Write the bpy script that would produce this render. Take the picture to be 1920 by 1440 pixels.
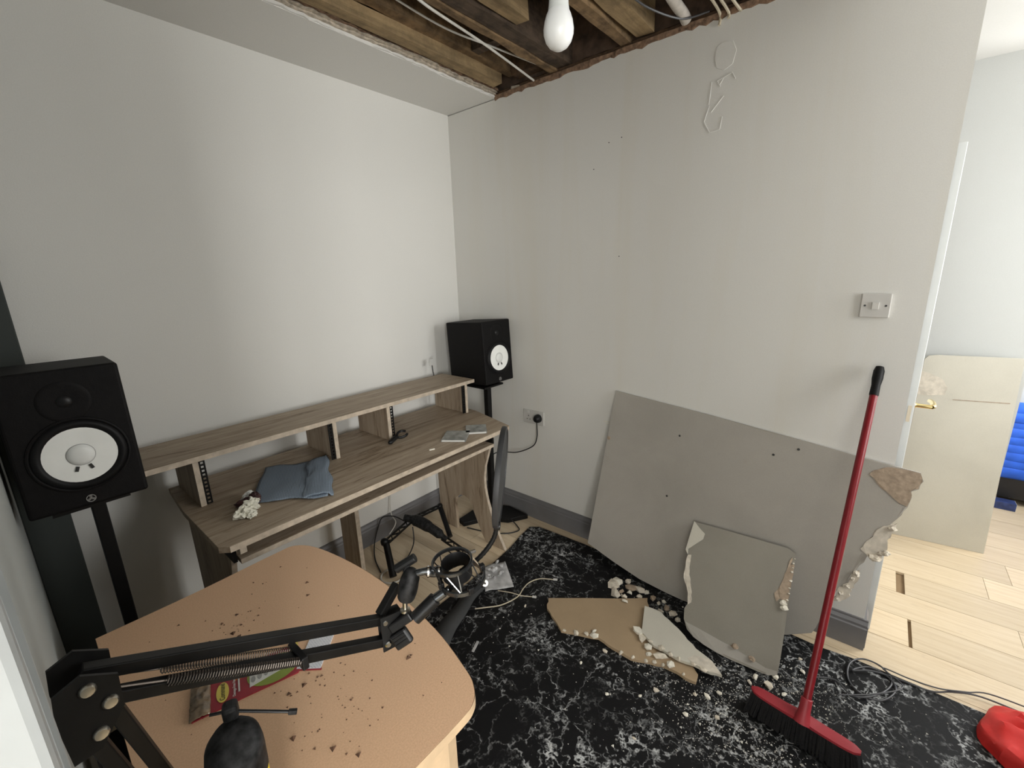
import bpy, bmesh, math, random
from mathutils import Vector, Matrix, noise

# ------------------------------------------------------------------ clear, camera, light
for o in list(bpy.data.objects):
    bpy.data.objects.remove(o)
scene = bpy.context.scene
col = scene.collection
random.seed(11)

cam_data = bpy.data.cameras.new('camera')
cam = bpy.data.objects.new('camera', cam_data)
col.objects.link(cam)
cam_data.sensor_width = 36.0
cam_data.lens = 822.961 / 1920 * 36.0
cam_data.clip_start = 0.02
RX = Vector((0.63653957, -0.77073731, -0.02795316))
RY = Vector((-0.20448376, -0.13371089, -0.96969469))
RZ = Vector((0.74364223, 0.62296501, -0.24271553))
mw = Matrix.Identity(4)
for i in range(3):
    mw[i][0] = RX[i]; mw[i][1] = -RY[i]; mw[i][2] = -RZ[i]
mw.translation = Vector((-2.0888, -2.2030, 1.5687))
cam.matrix_world = mw
scene.camera = cam

scene.view_settings.view_transform = 'Standard'
scene.view_settings.look = 'None'
scene.view_settings.gamma = 1.0
scene.view_settings.use_curve_mapping = False
scene.view_settings.exposure = 0.0

world = bpy.data.worlds.new('overcast_sky')
scene.world = world
world.use_nodes = True
world.node_tree.nodes['Background'].inputs[0].default_value = (0.80, 0.87, 1.0, 1)
world.node_tree.nodes['Background'].inputs[1].default_value = 1.0

def area_light(name, loc, target, sx, sy, power, color):
    l = bpy.data.lights.new(name, 'AREA')
    l.shape = 'RECTANGLE'; l.size = sx; l.size_y = sy
    l.energy = power; l.color = color
    o = bpy.data.objects.new(name, l)
    col.objects.link(o)
    o.location = loc
    d = Vector(target) - Vector(loc)
    o.rotation_euler = d.to_track_quat('-Z', 'Y').to_euler()
    return o
# daylight entering by the two windows of the room behind the left doorway
area_light('daylight_back_window', (-3.93, -2.75, 1.45), (-2.9, -2.75, 1.45), 1.1, 1.25, 13, (1.0, 0.99, 0.955))
area_light('daylight_back_window', (-3.42, -4.18, 1.52), (-3.42, -3.0, 1.52), 1.0, 1.25, 118, (1.0, 0.99, 0.955))
# daylight entering by the tall window behind the camera
area_light('daylight_front_window', (-0.30, -3.67, 1.72), (-0.30, -2.4, 1.72), 0.9, 1.3, 36, (1.0, 0.995, 0.96))
# daylight entering by the window of the adjoining room on the right
area_light('daylight_side_window', (1.40, -3.67, 1.5), (1.40, -2.4, 1.5), 1.0, 1.3, 50, (1.0, 1.0, 0.97))

# ------------------------------------------------------------------ materials
def lin(c):
    return tuple(((x/255.0)/12.92 if x/255.0 <= 0.04045 else ((x/255.0+0.055)/1.055)**2.4) for x in c)

class Mat:
    def __init__(self, name):
        self.m = bpy.data.materials.new(name)
        self.m.use_nodes = True
        self.nt = self.m.node_tree
        self.b = self.nt.nodes['Principled BSDF']
        self.tc = None
    def n(self, t, **kw):
        nd = self.nt.nodes.new(t)
        for k, v in kw.items():
            setattr(nd, k, v)
        return nd
    def l(self, a, b):
        self.nt.links.new(a, b)
    def coord(self, scale=(1, 1, 1), rot=(0, 0, 0), src='Object'):
        if self.tc is None:
            self.tc = self.n('ShaderNodeTexCoord')
        mp = self.n('ShaderNodeMapping')
        mp.inputs['Scale'].default_value = scale
        mp.inputs['Rotation'].default_value = rot
        self.l(self.tc.outputs[src], mp.inputs['Vector'])
        return mp.outputs['Vector']
    def noise(self, vec, scale, detail=4, rough=0.55, dist=0.0):
        nd = self.n('ShaderNodeTexNoise')
        nd.inputs['Scale'].default_value = scale
        nd.inputs['Detail'].default_value = detail
        nd.inputs['Roughness'].default_value = rough
        nd.inputs['Distortion'].default_value = dist
        self.l(vec, nd.inputs['Vector'])
        return nd
    def ramp(self, fac, stops):
        r = self.n('ShaderNodeValToRGB')
        e = r.color_ramp.elements
        while len(e) > 1:
            e.remove(e[-1])
        e[0].position = stops[0][0]
        e[0].color = tuple(stops[0][1])+(1,)
        for p, c in stops[1:]:
            k = e.new(p); k.color = tuple(c)+(1,)
        self.l(fac, r.inputs['Fac'])
        return r.outputs['Color']
    def mix(self, fac, a, b, mode='MIX'):
        m = self.n('ShaderNodeMix', data_type='RGBA', blend_type=mode)
        if isinstance(fac, (int, float)):
            m.inputs[0].default_value = fac
        else:
            self.l(fac, m.inputs[0])
        for k, x in ((6, a), (7, b)):
            if isinstance(x, (tuple, list)):
                m.inputs[k].default_value = tuple(x)[:3]+(1,)
            else:
                self.l(x, m.inputs[k])
        return m.outputs[2]
    def bump(self, h, strength, dist=0.01):
        bp = self.n('ShaderNodeBump')
        bp.inputs['Strength'].default_value = strength
        bp.inputs['Distance'].default_value = dist
        self.l(h, bp.inputs['Height'])
        self.l(bp.outputs['Normal'], self.b.inputs['Normal'])
    def base(self, c):
        if isinstance(c, (tuple, list)):
            self.b.inputs['Base Color'].default_value = tuple(c)[:3]+(1,)
        else:
            self.l(c, self.b.inputs['Base Color'])
    def set(self, rough=None, metal=None, spec=None, trans=None, coat=None, sheen=None):
        i = self.b.inputs
        if rough is not None: i['Roughness'].default_value = rough
        if metal is not None: i['Metallic'].default_value = metal
        if spec is not None: i['Specular IOR Level'].default_value = spec
        if trans is not None: i['Transmission Weight'].default_value = trans
        if coat is not None: i['Coat Weight'].default_value = coat
        if sheen is not None: i['Sheen Weight'].default_value = sheen
        return self

def plain(name, c, rough=0.6, metal=0.0, spec=None, var=0.12, scale=12.0, bump=0.0, bscale=80.0):
    """a plain colour with a little mottling and fine relief"""
    m = Mat(name)
    v = m.coord()
    nz = m.noise(v, scale, 3)
    c = tuple(c)
    m.base(m.ramp(nz.outputs['Fac'], [(0.3, tuple(x*(1-var) for x in c)), (0.7, tuple(min(1, x*(1+var)) for x in c))]))
    if bump:
        nb = m.noise(v, bscale, 2)
        m.bump(nb.outputs['Fac'], bump, 0.003)
    m.set(rough, metal, spec)
    return m.m

MT = {}
# wall paint
def paint(name, c, stain=0.0):
    m = Mat(name)
    v = m.coord()
    n1 = m.noise(v, 0.9, 3, 0.5)
    n2 = m.noise(v, 260, 2, 0.6)
    n3 = m.noise(v, 9, 4, 0.6)
    c1 = m.ramp(n1.outputs['Fac'], [(0.3, tuple(x*0.965 for x in c)), (0.7, c)])
    c2 = m.mix(0.18, c1, m.ramp(n2.outputs['Fac'], [(0.3, tuple(x*0.86 for x in c)), (0.7, tuple(min(1, x*1.1) for x in c))]))
    if stain:
        vs = m.coord((1, 5.5, 0.45))
        n4 = m.noise(vs, 1.0, 4, 0.6, 0.4)
        msk = m.ramp(n4.outputs['Fac'], [(0.48, (0, 0, 0)), (0.72, (stain, stain, stain))])
        c2 = m.mix(msk, c2, (c[0]*0.9, c[1]*0.84, c[2]*0.70))
    m.base(c2)
    h = m.mix(0.35, n2.outputs['Fac'], n3.outputs['Fac'])
    m.bump(h, 0.12, 0.004)
    m.set(0.75, spec=0.25)
    return m.m
MT['wall'] = paint('wall_paint', (0.76, 0.75, 0.715))
MT['wall_stained'] = paint('wall_paint_stained', (0.75, 0.74, 0.705), 0.22)
MT['ceiling'] = paint('ceiling_paint', (0.74, 0.73, 0.70))
MT['white_wall'] = paint('white_paint', (0.64, 0.65, 0.635))
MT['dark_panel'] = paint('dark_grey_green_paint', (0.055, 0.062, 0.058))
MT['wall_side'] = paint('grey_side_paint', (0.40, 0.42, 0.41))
MT['gloss_white'] = plain('white_gloss_paint', (0.58, 0.60, 0.60), 0.4, var=0.05, scale=6, bump=0.1, bscale=30)
MT['jamb'] = plain('scuffed_grey_white_gloss', (0.36, 0.375, 0.375), 0.4, var=0.10, scale=9, bump=0.15, bscale=30)
MT['skirting'] = plain('grey_gloss_skirting', (0.175, 0.172, 0.178), 0.42, var=0.08, scale=8)

# laminate plank, each board a slightly different tone
def plank_mat():
    m = Mat('pale_laminate')
    v = m.coord((30, 2.0, 10))
    oi = m.n('ShaderNodeObjectInfo')
    add = m.n('ShaderNodeVectorMath', operation='ADD')
    m.l(v, add.inputs[0]); m.l(oi.outputs['Location'], add.inputs[1])
    n1 = m.noise(add.outputs[0], 1.6, 5, 0.6, 0.6)
    c = m.ramp(n1.outputs['Fac'], [(0.25, (0.60, 0.46, 0.30)), (0.5, (0.70, 0.565, 0.39)), (0.75, (0.76, 0.635, 0.465))])
    r = m.n('ShaderNodeMapRange')
    r.inputs[3].default_value = 0.86; r.inputs[4].default_value = 1.1
    m.l(oi.outputs['Random'], r.inputs[0])
    cc = m.n('ShaderNodeVectorMath', operation='SCALE')
    m.l(c, cc.inputs[0]); m.l(r.outputs[0], cc.inputs['Scale'])
    v2 = m.coord((1, 1, 1))
    d = m.noise(v2, 14, 5, 0.7)
    dm = m.ramp(d.outputs['Fac'], [(0.6, (0, 0, 0)), (0.78, (0.35, 0.35, 0.35))])
    m.base(m.mix(dm, cc.outputs[0], (0.42, 0.33, 0.23)))
    m.set(0.42, spec=0.45)
    return m.m
MT['plank'] = plank_mat()
MT['underlay'] = plain('brown_underlay', (0.26, 0.175, 0.095), 0.9)

def desk_wood(name, scale):
    m = Mat(name)
    v = m.coord(scale)
    n1 = m.noise(v, 1.0, 6, 0.62, 0.9)
    n2 = m.noise(v, 3.5, 5, 0.7, 0.3)
    c1 = m.ramp(n1.outputs['Fac'], [(0.26, (0.16, 0.112, 0.075)), (0.40, (0.345, 0.27, 0.195)), (0.58, (0.41, 0.33, 0.245)), (0.75, (0.48, 0.40, 0.305))])
    c2 = m.ramp(n2.outputs['Fac'], [(0.3, (0.50, 0.44, 0.38)), (0.52, (1, 1, 1))])
    vs = m.coord(tuple(x*(0.9 if x < 3 else 0.55) for x in scale))
    n3 = m.noise(vs, 1.3, 7, 0.72, 1.6)
    c3 = m.ramp(n3.outputs['Fac'], [(0.36, (0.42, 0.36, 0.30)), (0.46, (1, 1, 1))])
    m.base(m.mix(0.8, m.mix(0.55, c1, c2, 'MULTIPLY'), c3, 'MULTIPLY'))
    m.bump(n2.outputs['Fac'], 0.08, 0.002)
    m.set(0.55, spec=0.35)
    return m.m
MT['oak_x'] = desk_wood('grey_oak_laminate', (1.6, 22, 22))
MT['oak_z'] = desk_wood('grey_oak_laminate_upright', (22, 22, 1.6))
MT['oak_edge'] = plain('pale_oak_edge_band', (0.50, 0.42, 0.33), 0.6, var=0.2, scale=40)

def table_mat():
    m = Mat('beige_table_laminate')
    v = m.coord()
    n1 = m.noise(v, 300, 2, 0.7)
    n2 = m.noise(v, 5, 4, 0.6)
    n3 = m.noise(v, 20, 6, 0.75)
    c = m.ramp(n1.outputs['Fac'], [(0.35, (0.62, 0.39, 0.24)), (0.65, (0.72, 0.47, 0.30))])
    c = m.mix(m.ramp(n2.outputs['Fac'], [(0.35, (0, 0, 0)), (0.75, (0.35, 0.35, 0.35))]), c, (0.63, 0.41, 0.26))
    c = m.mix(m.ramp(n3.outputs['Fac'], [(0.66, (0, 0, 0)), (0.76, (0.5, 0.5, 0.5))]), c, (0.45, 0.28, 0.175))
    m.base(c)
    m.set(0.5, spec=0.4)
    return m.m
MT['table'] = table_mat()
MT['table_edge'] = plain('beige_table_edge', (0.60, 0.44, 0.28), 0.5, var=0.1, scale=20)

def rug_mat():
    m = Mat('black_marbled_rug')
    v = m.coord((1, 1, 1))
    w = m.noise(v, 3.2, 5, 0.65)
    mixv = m.n('ShaderNodeMix', data_type='VECTOR')
    mixv.inputs[0].default_value = 0.30
    m.l(v, mixv.inputs[4]); m.l(w.outputs['Color'], mixv.inputs[5])
    w2 = m.noise(v, 26, 3, 0.6)
    mix2 = m.n('ShaderNodeMix', data_type='VECTOR')
    mix2.inputs[0].default_value = 0.035
    m.l(mixv.outputs[1], mix2.inputs[4]); m.l(w2.outputs['Color'], mix2.inputs[5])
    def vein(sc, lo, hi):
        vo = m.n('ShaderNodeTexVoronoi', feature='DISTANCE_TO_EDGE')
        vo.inputs['Scale'].default_value = sc
        m.l(mix2.outputs[1], vo.inputs['Vector'])
        return m.ramp(vo.outputs['Distance'], [(lo, (1, 1, 1)), (hi, (0, 0, 0))])
    a = vein(8, 0.006, 0.034)
    b = vein(19, 0.012, 0.070)
    msk = m.noise(v, 2.6, 4, 0.65)
    mm = m.ramp(msk.outputs['Fac'], [(0.42, (0, 0, 0)), (0.60, (1, 1, 1))])
    fine = m.noise(v, 46, 3, 0.7)
    fm = m.ramp(fine.outputs['Fac'], [(0.40, (0.0, 0.0, 0.0)), (0.62, (1, 1, 1))])
    ab = m.mix(1.0, a, m.mix(1.0, b, mm, 'MULTIPLY'), 'ADD')
    ab = m.mix(1.0, ab, m.ramp(msk.outputs['Fac'], [(0.34, (0.12, 0.12, 0.12)), (0.62, (1, 1, 1))]), 'MULTIPLY')
    ab = m.mix(1.0, ab, fm, 'MULTIPLY')
    m.base(m.mix(ab, (0.0052, 0.0052, 0.0060), (0.50, 0.51, 0.51)))
    pile = m.noise(v, 520, 2, 0.6)
    m.bump(pile.outputs['Fac'], 0.3, 0.003)
    m.set(0.55, spec=0.2)
    return m.m
MT['rug'] = rug_mat()

def board_mat(name, c, blotch):
    m = Mat(name)
    v = m.coord()
    n1 = m.noise(v, 3.0, 4, 0.55, 0.3)
    n2 = m.noise(v, 240, 2, 0.6)
    n3 = m.noise(v, 8.0, 5, 0.7)
    a = m.ramp(n1.outputs['Fac'], [(0.32, tuple(x*(1-blotch) for x in c)), (0.62, c)])
    a = m.mix(0.16, a, m.ramp(n2.outputs['Fac'], [(0.3, tuple(x*0.8 for x in c)), (0.7, tuple(min(1, x*1.15) for x in c))]))
    a = m.mix(m.ramp(n3.outputs['Fac'], [(0.62, (0, 0, 0)), (0.8, (0.5, 0.5, 0.5))]), a, (c[0]*0.86, c[1]*0.8, c[2]*0.70))
    m.base(a)
    m.bump(n2.outputs['Fac'], 0.05, 0.002)
    m.set(0.8, spec=0.2)
    return m.m
MT['plasterboard'] = board_mat('grey_plasterboard_paper', (0.40, 0.375, 0.335), 0.14)
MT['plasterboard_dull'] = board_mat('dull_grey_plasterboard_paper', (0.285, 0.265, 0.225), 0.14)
MT['plasterboard_pale'] = board_mat('pale_plasterboard_paper', (0.60, 0.57, 0.49), 0.12)
MT['plasterboard_brown'] = board_mat('brown_plasterboard_back', (0.40, 0.295, 0.185), 0.16)
MT['board_core'] = plain('torn_board_brown_core', (0.36, 0.28, 0.205), 0.9, var=0.2, scale=60, bump=0.5, bscale=70)
MT['gypsum'] = plain('crumbled_gypsum', (0.62, 0.56, 0.46), 0.95, var=0.22, scale=50, bump=0.6, bscale=60)
MT['gypsum_white'] = plain('white_gypsum', (0.74, 0.70, 0.60), 0.95, var=0.12, scale=40, bump=0.5, bscale=60)
MT['torn_paper'] = plain('torn_board_paper', (0.60, 0.545, 0.46), 0.85, var=0.18, scale=35, bump=0.4, bscale=50)

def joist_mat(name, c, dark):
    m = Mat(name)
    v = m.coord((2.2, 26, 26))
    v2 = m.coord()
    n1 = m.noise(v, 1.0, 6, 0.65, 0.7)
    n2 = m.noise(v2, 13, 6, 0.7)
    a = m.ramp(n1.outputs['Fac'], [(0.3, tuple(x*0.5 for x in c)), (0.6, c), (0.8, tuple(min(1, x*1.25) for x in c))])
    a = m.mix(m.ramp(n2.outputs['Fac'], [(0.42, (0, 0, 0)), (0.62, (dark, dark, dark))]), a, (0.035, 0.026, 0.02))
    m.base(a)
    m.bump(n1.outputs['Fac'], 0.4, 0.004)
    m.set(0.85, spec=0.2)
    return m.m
MT['timber'] = joist_mat('old_pine_timber', (0.28, 0.185, 0.10), 0.65)
MT['timber_pale'] = joist_mat('newer_pine_timber', (0.37, 0.265, 0.145), 0.35)
MT['timber_dark'] = joist_mat('dark_sooty_timber', (0.115, 0.082, 0.058), 0.8)
MT['timber_brown'] = joist_mat('brown_floorboard_timber', (0.14, 0.085, 0.05), 0.6)  # dark brown timber of the boards in the ceiling void
MT['brick_dark'] = plain('dark_brown_masonry', (0.10, 0.065, 0.045), 0.95, var=0.4, scale=18, bump=0.6, bscale=40)
MT['plaster_broken'] = plain('broken_lime_plaster', (0.50, 0.44, 0.36), 0.95, var=0.35, scale=55, bump=0.8, bscale=70)
MT['plaster_brown'] = plain('brown_broken_plaster', (0.20, 0.125, 0.08), 0.95, var=0.5, scale=60, bump=0.8, bscale=70)

MT['black_vinyl'] = plain('black_vinyl_cabinet', (0.0055, 0.0050, 0.0052), 0.6, spec=0.16, var=0.2, scale=60, bump=0.15, bscale=300)
MT['black_rubber'] = plain('black_rubber', (0.006, 0.006, 0.0065), 0.5, spec=0.2)
MT['cone'] = plain('white_speaker_cone', (0.88, 0.89, 0.86), 0.6, var=0.03, scale=20)
MT['cone_cap'] = plain('white_dust_cap', (0.78, 0.79, 0.77), 0.45, var=0.03, scale=20)
MT['grey_print'] = plain('grey_badge_metal', (0.35, 0.35, 0.34), 0.4, metal=0.4)
MT['black_metal'] = plain('black_powder_coat', (0.0065, 0.0062, 0.006), 0.45, spec=0.22, var=0.25, scale=30)
MT['black_plastic'] = plain('black_plastic', (0.008, 0.008, 0.0085), 0.4, spec=0.28, var=0.2, scale=30)
MT['dusty_plastic'] = plain('dusty_black_plastic', (0.016, 0.016, 0.0165), 0.55, spec=0.22, var=0.85, scale=70)
MT['chrome'] = plain('bright_chrome', (0.62, 0.62, 0.62), 0.18, metal=1.0, var=0.04)
MT['gunmetal'] = plain('gunmetal_ring', (0.10, 0.105, 0.11), 0.25, metal=0.9, var=0.1)
MT['spring'] = plain('spring_steel', (0.20, 0.17, 0.15), 0.35, metal=0.9, var=0.1)
MT['steel'] = plain('zinc_steel', (0.55, 0.52, 0.46), 0.3, metal=1.0, var=0.05)
MT['pop_grey'] = plain('dark_grey_plastic_hoop', (0.026, 0.026, 0.027), 0.5, spec=0.25, var=0.1)
MT['pop_mesh'] = plain('black_nylon_mesh', (0.012, 0.012, 0.012), 0.8)
MT['white_plastic'] = plain('white_plastic', (0.66, 0.65, 0.62), 0.4, var=0.04)
MT['switch_plastic'] = plain('aged_white_plastic', (0.58, 0.565, 0.535), 0.45, var=0.05)
MT['bulb'] = plain('frosted_white_bulb', (0.74, 0.75, 0.745), 0.32, var=0.02)
MT['bulb_base'] = plain('white_bulb_collar', (0.60, 0.62, 0.605), 0.45, var=0.03)
MT['brass'] = plain('polished_brass', (0.78, 0.62, 0.30), 0.25, metal=1.0, var=0.05)
MT['red_metal'] = plain('red_enamelled_tube', (0.20, 0.008, 0.014), 0.35, spec=0.4, var=0.12, scale=14)
MT['red_plastic'] = plain('red_plastic_broom_head', (0.30, 0.022, 0.032), 0.45, var=0.12, scale=18)
MT['red_cloth'] = plain('bright_red_nylon', (0.62, 0.022, 0.018), 0.55, var=0.12, scale=14, bump=0.25, bscale=60)
MT['bristle'] = plain('black_bristle', (0.006, 0.006, 0.007), 0.7, var=0.3, scale=60, bump=0.5, bscale=160)
MT['black_cable'] = plain('black_cable_sheath', (0.010, 0.010, 0.011), 0.5)
MT['grey_cable'] = plain('dark_grey_cable_sheath', (0.06, 0.06, 0.065), 0.4)
MT['cream_cable'] = plain('cream_cable_sheath', (0.50, 0.44, 0.33), 0.5)
MT['white_cable'] = plain('white_cable_sheath', (0.62, 0.60, 0.55), 0.5)
MT['lagging'] = plain('pale_pipe_lagging', (0.50, 0.46, 0.41), 0.8, var=0.15, scale=40)
MT['strap'] = plain('grey_plastic_strip', (0.05, 0.051, 0.052), 0.55, spec=0.25, var=0.1)
MT['paper_dirty'] = plain('grubby_white_paper', (0.46, 0.455, 0.455), 0.8, var=0.4, scale=16)
MT['tissue'] = plain('crumpled_tissue', (0.74, 0.72, 0.62), 0.9, var=0.12, scale=60)
MT['tissue_stain'] = plain('dark_stained_tissue', (0.045, 0.014, 0.014), 0.7, var=0.4, scale=40)
MT['clear_plastic'] = plain('scuffed_clear_plastic', (0.33, 0.335, 0.315), 0.22, var=0.35, scale=24)
MT['yellow'] = plain('yellow_print', (0.80, 0.62, 0.03), 0.45, var=0.05)
MT['pack_yellow'] = plain('pale_yellow_print', (0.62, 0.50, 0.10), 0.4, var=0.08)
MT['pack_red'] = plain('crimson_card', (0.27, 0.018, 0.03), 0.35, var=0.25, scale=16)
MT['pack_green'] = plain('green_print', (0.22, 0.28, 0.045), 0.4, var=0.1)
MT['pack_white'] = plain('white_print', (0.60, 0.60, 0.57), 0.4, var=0.12, scale=50)
MT['pack_orange'] = plain('orange_print', (0.50, 0.16, 0.04), 0.4, var=0.2, scale=30)
MT['ink'] = plain('black_ink', (0.02, 0.02, 0.02), 0.5)
MT['red_ink'] = plain('red_ink', (0.45, 0.02, 0.02), 0.5)
MT['pack_clear'] = plain('crinkled_clear_blister', (0.17, 0.12, 0.075), 0.15, spec=0.7, var=0.5, scale=60, bump=0.25, bscale=90)
MT['crumb_brown'] = plain('brown_crumb', (0.10, 0.05, 0.028), 0.9, var=0.5, scale=80)
MT['dust'] = plain('white_plaster_dust', (0.62, 0.60, 0.54), 0.95, var=0.2, scale=60)
MT['blue_cloth'] = plain('bright_blue_quilt', (0.025, 0.13, 0.72), 0.7, var=0.2, scale=10, bump=0.3, bscale=40)
MT['black_box'] = plain('black_case', (0.012, 0.011, 0.012), 0.5)
MT['blue_card'] = plain('navy_printed_card', (0.03, 0.05, 0.16), 0.5, var=0.4, scale=30)

def mesh_cloth():
    m = Mat('blue_mesh_cloth')
    v = m.coord((1, 1, 1), (0, 0, 0.5))
    w1 = m.n('ShaderNodeTexWave', wave_type='BANDS', bands_direction='X')
    w1.inputs['Scale'].default_value = 55
    w2 = m.n('ShaderNodeTexWave', wave_type='BANDS', bands_direction='Y')
    w2.inputs['Scale'].default_value = 55
    m.l(v, w1.inputs['Vector']); m.l(v, w2.inputs['Vector'])
    g = m.mix(1.0, w1.outputs['Color'], w2.outputs['Color'], 'MULTIPLY')
    m.base(m.mix(m.ramp(g, [(0.15, (0, 0, 0)), (0.5, (1, 1, 1))]), (0.17, 0.21, 0.265), (0.32, 0.39, 0.47)))
    m.bump(g, 0.4, 0.003)
    m.set(0.8, spec=0.25)
    return m.m
MT['mesh_cloth'] = mesh_cloth()

def strip_print():
    m = Mat('grey_printed_backing_paper')
    v = m.coord((1, 1, 1), (0, 0, 0.85))
    br = m.n('ShaderNodeTexBrick')
    br.inputs['Scale'].default_value = 70
    br.inputs['Mortar Size'].default_value = 0.10
    br.inputs['Color1'].default_value = (0.13, 0.135, 0.20, 1)
    br.inputs['Color2'].default_value = (0.40, 0.41, 0.48, 1)
    br.inputs['Mortar'].default_value = (0.66, 0.67, 0.70, 1)
    m.l(v, br.inputs['Vector'])
    m.base(br.outputs['Color'])
    m.set(0.4)
    return m.m
MT['strip_print'] = strip_print()

# ------------------------------------------------------------------ mesh helpers
def tag(o, label=None, cat=None, group=None, kind=None):
    if label: o['label'] = label
    if cat: o['category'] = cat
    if group: o['group'] = group
    if kind: o['kind'] = kind
    return o

def thing(name, label, cat, loc=(0, 0, 0), group=None):
    o = bpy.data.objects.new(name, None)
    o.empty_display_size = 0.05
    col.objects.link(o)
    o.location = loc
    return tag(o, label, cat, group)

def world_loc(o):
    p = Vector((0, 0, 0))
    while o is not None:
        p += o.location
        o = o.parent
    return p

class MB:
    def __init__(self):
        self.v = []; self.f = []
    def add(self, vs, fs):
        k = len(self.v)
        self.v += [Vector(p) for p in vs]
        self.f += [tuple(i+k for i in f) for f in fs]
        return self
    def box(self, x0, x1, y0, y1, z0, z1):
        vs = [(x, y, z) for z in (z0, z1) for y in (y0, y1) for x in (x0, x1)]
        return self.add(vs, [(0, 2, 3, 1), (4, 5, 7, 6), (0, 1, 5, 4), (2, 6, 7, 3), (0, 4, 6, 2), (1, 3, 7, 5)])
    def obox(self, c, s, ax):
        """oriented box: centre, sizes, three axes"""
        c = Vector(c); a = [Vector(x).normalized() for x in ax]
        vs = []
        for k in (-.5, .5):
            for j in (-.5, .5):
                for i in (-.5, .5):
                    vs.append(c+a[0]*(i*s[0])+a[1]*(j*s[1])+a[2]*(k*s[2]))
        return self.add(vs, [(0, 2, 3, 1), (4, 5, 7, 6), (0, 1, 5, 4), (2, 6, 7, 3), (0, 4, 6, 2), (1, 3, 7, 5)])
    def bar(self, p, q, w, h, up=(0, 0, 1)):
        """rectangular bar from p to q, w across, h along up"""
        p = Vector(p); q = Vector(q); d = (q-p)
        s = d.cross(Vector(up)).normalized(); u = s.cross(d).normalized()
        return self.obox((p+q)/2, (d.length, w, h), (d, s, u))
    def tube(self, pts, r, n=8, closed=False, cap=True):
        pts = [Vector(p) for p in pts]
        m = len(pts)
        rs = r if isinstance(r, (list, tuple)) else [r]*m
        rings = []
        up = None
        for i, p in enumerate(pts):
            a = pts[(i-1) % m] if (closed or i > 0) else p
            b = pts[(i+1) % m] if (closed or i < m-1) else p
            d = (b-a).normalized()
            if up is None:
                up = Vector((0, 0, 1)) if abs(d.z) < 0.9 else Vector((1, 0, 0))
            s = d.cross(up).normalized(); up = s.cross(d).normalized()
            rings.append([p+s*(math.cos(2*math.pi*k/n)*rs[i])+up*(math.sin(2*math.pi*k/n)*rs[i]) for k in range(n)])
        vs = [x for rg in rings for x in rg]
        fs = []
        for i in range(m if closed else m-1):
            j = (i+1) % m
            for k in range(n):
                fs.append((i*n+k, i*n+(k+1) % n, j*n+(k+1) % n, j*n+k))
        if cap and not closed:
            fs.append(tuple(range(n-1, -1, -1)))
            fs.append(tuple((m-1)*n+k for k in range(n)))
        return self.add(vs, fs)
    def lathe(self, prof, o, axis=(0, 0, 1), n=28):
        """prof: list of (radius, height along axis)"""
        o = Vector(o); a = Vector(axis).normalized()
        s = a.orthogonal().normalized(); t = a.cross(s)
        vs = []; fs = []
        rows = []
        for r, h in prof:
            if r < 1e-6:
                rows.append([len(vs)]); vs.append(o+a*h)
            else:
                rows.append(list(range(len(vs), len(vs)+n)))
                vs += [o+a*h+s*(math.cos(2*math.pi*k/n)*r)+t*(math.sin(2*math.pi*k/n)*r) for k in range(n)]
        for A, B in zip(rows[:-1], rows[1:]):
            for k in range(n):
                k2 = (k+1) % n
                if len(A) == 1 and len(B) == 1: continue
                if len(A) == 1: fs.append((A[0], B[k], B[k2]))
                elif len(B) == 1: fs.append((A[k], A[k2], B[0]))
                else: fs.append((A[k], A[k2], B[k2], B[k]))
        return self.add(vs, fs)
    def slab(self, poly, nrm, t):
        """polygon in space, thickened by t against nrm"""
        poly = [Vector(p) for p in poly]; d = Vector(nrm).normalized()*t
        m = len(poly)
        vs = poly+[p-d for p in poly]
        fs = [tuple(range(m)), tuple(range(2*m-1, m-1, -1))]
        for i in range(m):
            j = (i+1) % m
            fs.append((j, i, m+i, m+j))
        return self.add(vs, fs)
    def grid(self, nu, nv, fn, t=0.0):
        """surface fn(u,v) for u,v in 0..1; t: thickness along local normal"""
        P = [[Vector(fn(i/nu, j/nv)) for j in range(nv+1)] for i in range(nu+1)]
        vs = [p for r in P for p in r]
        fs = []
        w = nv+1
        for i in range(nu):
            for j in range(nv):
                fs.append((i*w+j, (i+1)*w+j, (i+1)*w+j+1, i*w+j+1))
        return self.add(vs, fs)
    def build(self, name, m, parent=None, smooth=False, bevel=0.0, seg=2, solid=0.0, label=None, kind=None, sub=0, angle=40):
        o_loc = world_loc(parent)
        me = bpy.data.meshes.new(name)
        me.from_pydata([tuple(p-o_loc) for p in self.v], [], self.f)
        bm = bmesh.new(); bm.from_mesh(me)
        bmesh.ops.remove_doubles(bm, verts=bm.verts, dist=1e-6)
        bmesh.ops.recalc_face_normals(bm, faces=bm.faces)
        bm.to_mesh(me); bm.free()
        me.validate()
        o = bpy.data.objects.new(name, me)
        col.objects.link(o)
        o.parent = parent
        me.materials.append(MT[m])
        if smooth:
            for p in me.polygons: p.use_smooth = True
            me.set_sharp_from_angle(angle=math.radians(angle))
        if solid:
            md = o.modifiers.new('solid', 'SOLIDIFY'); md.thickness = solid; md.offset = -1
        if bevel:
            md = o.modifiers.new('bevel', 'BEVEL'); md.width = bevel; md.segments = seg; md.limit_method = 'ANGLE'
            md.angle_limit = math.radians(35)
        if sub:
            md = o.modifiers.new('sub', 'SUBSURF'); md.levels = sub; md.render_levels = sub
        if label: o['label'] = label
        if kind: o['kind'] = kind
        return o

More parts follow.
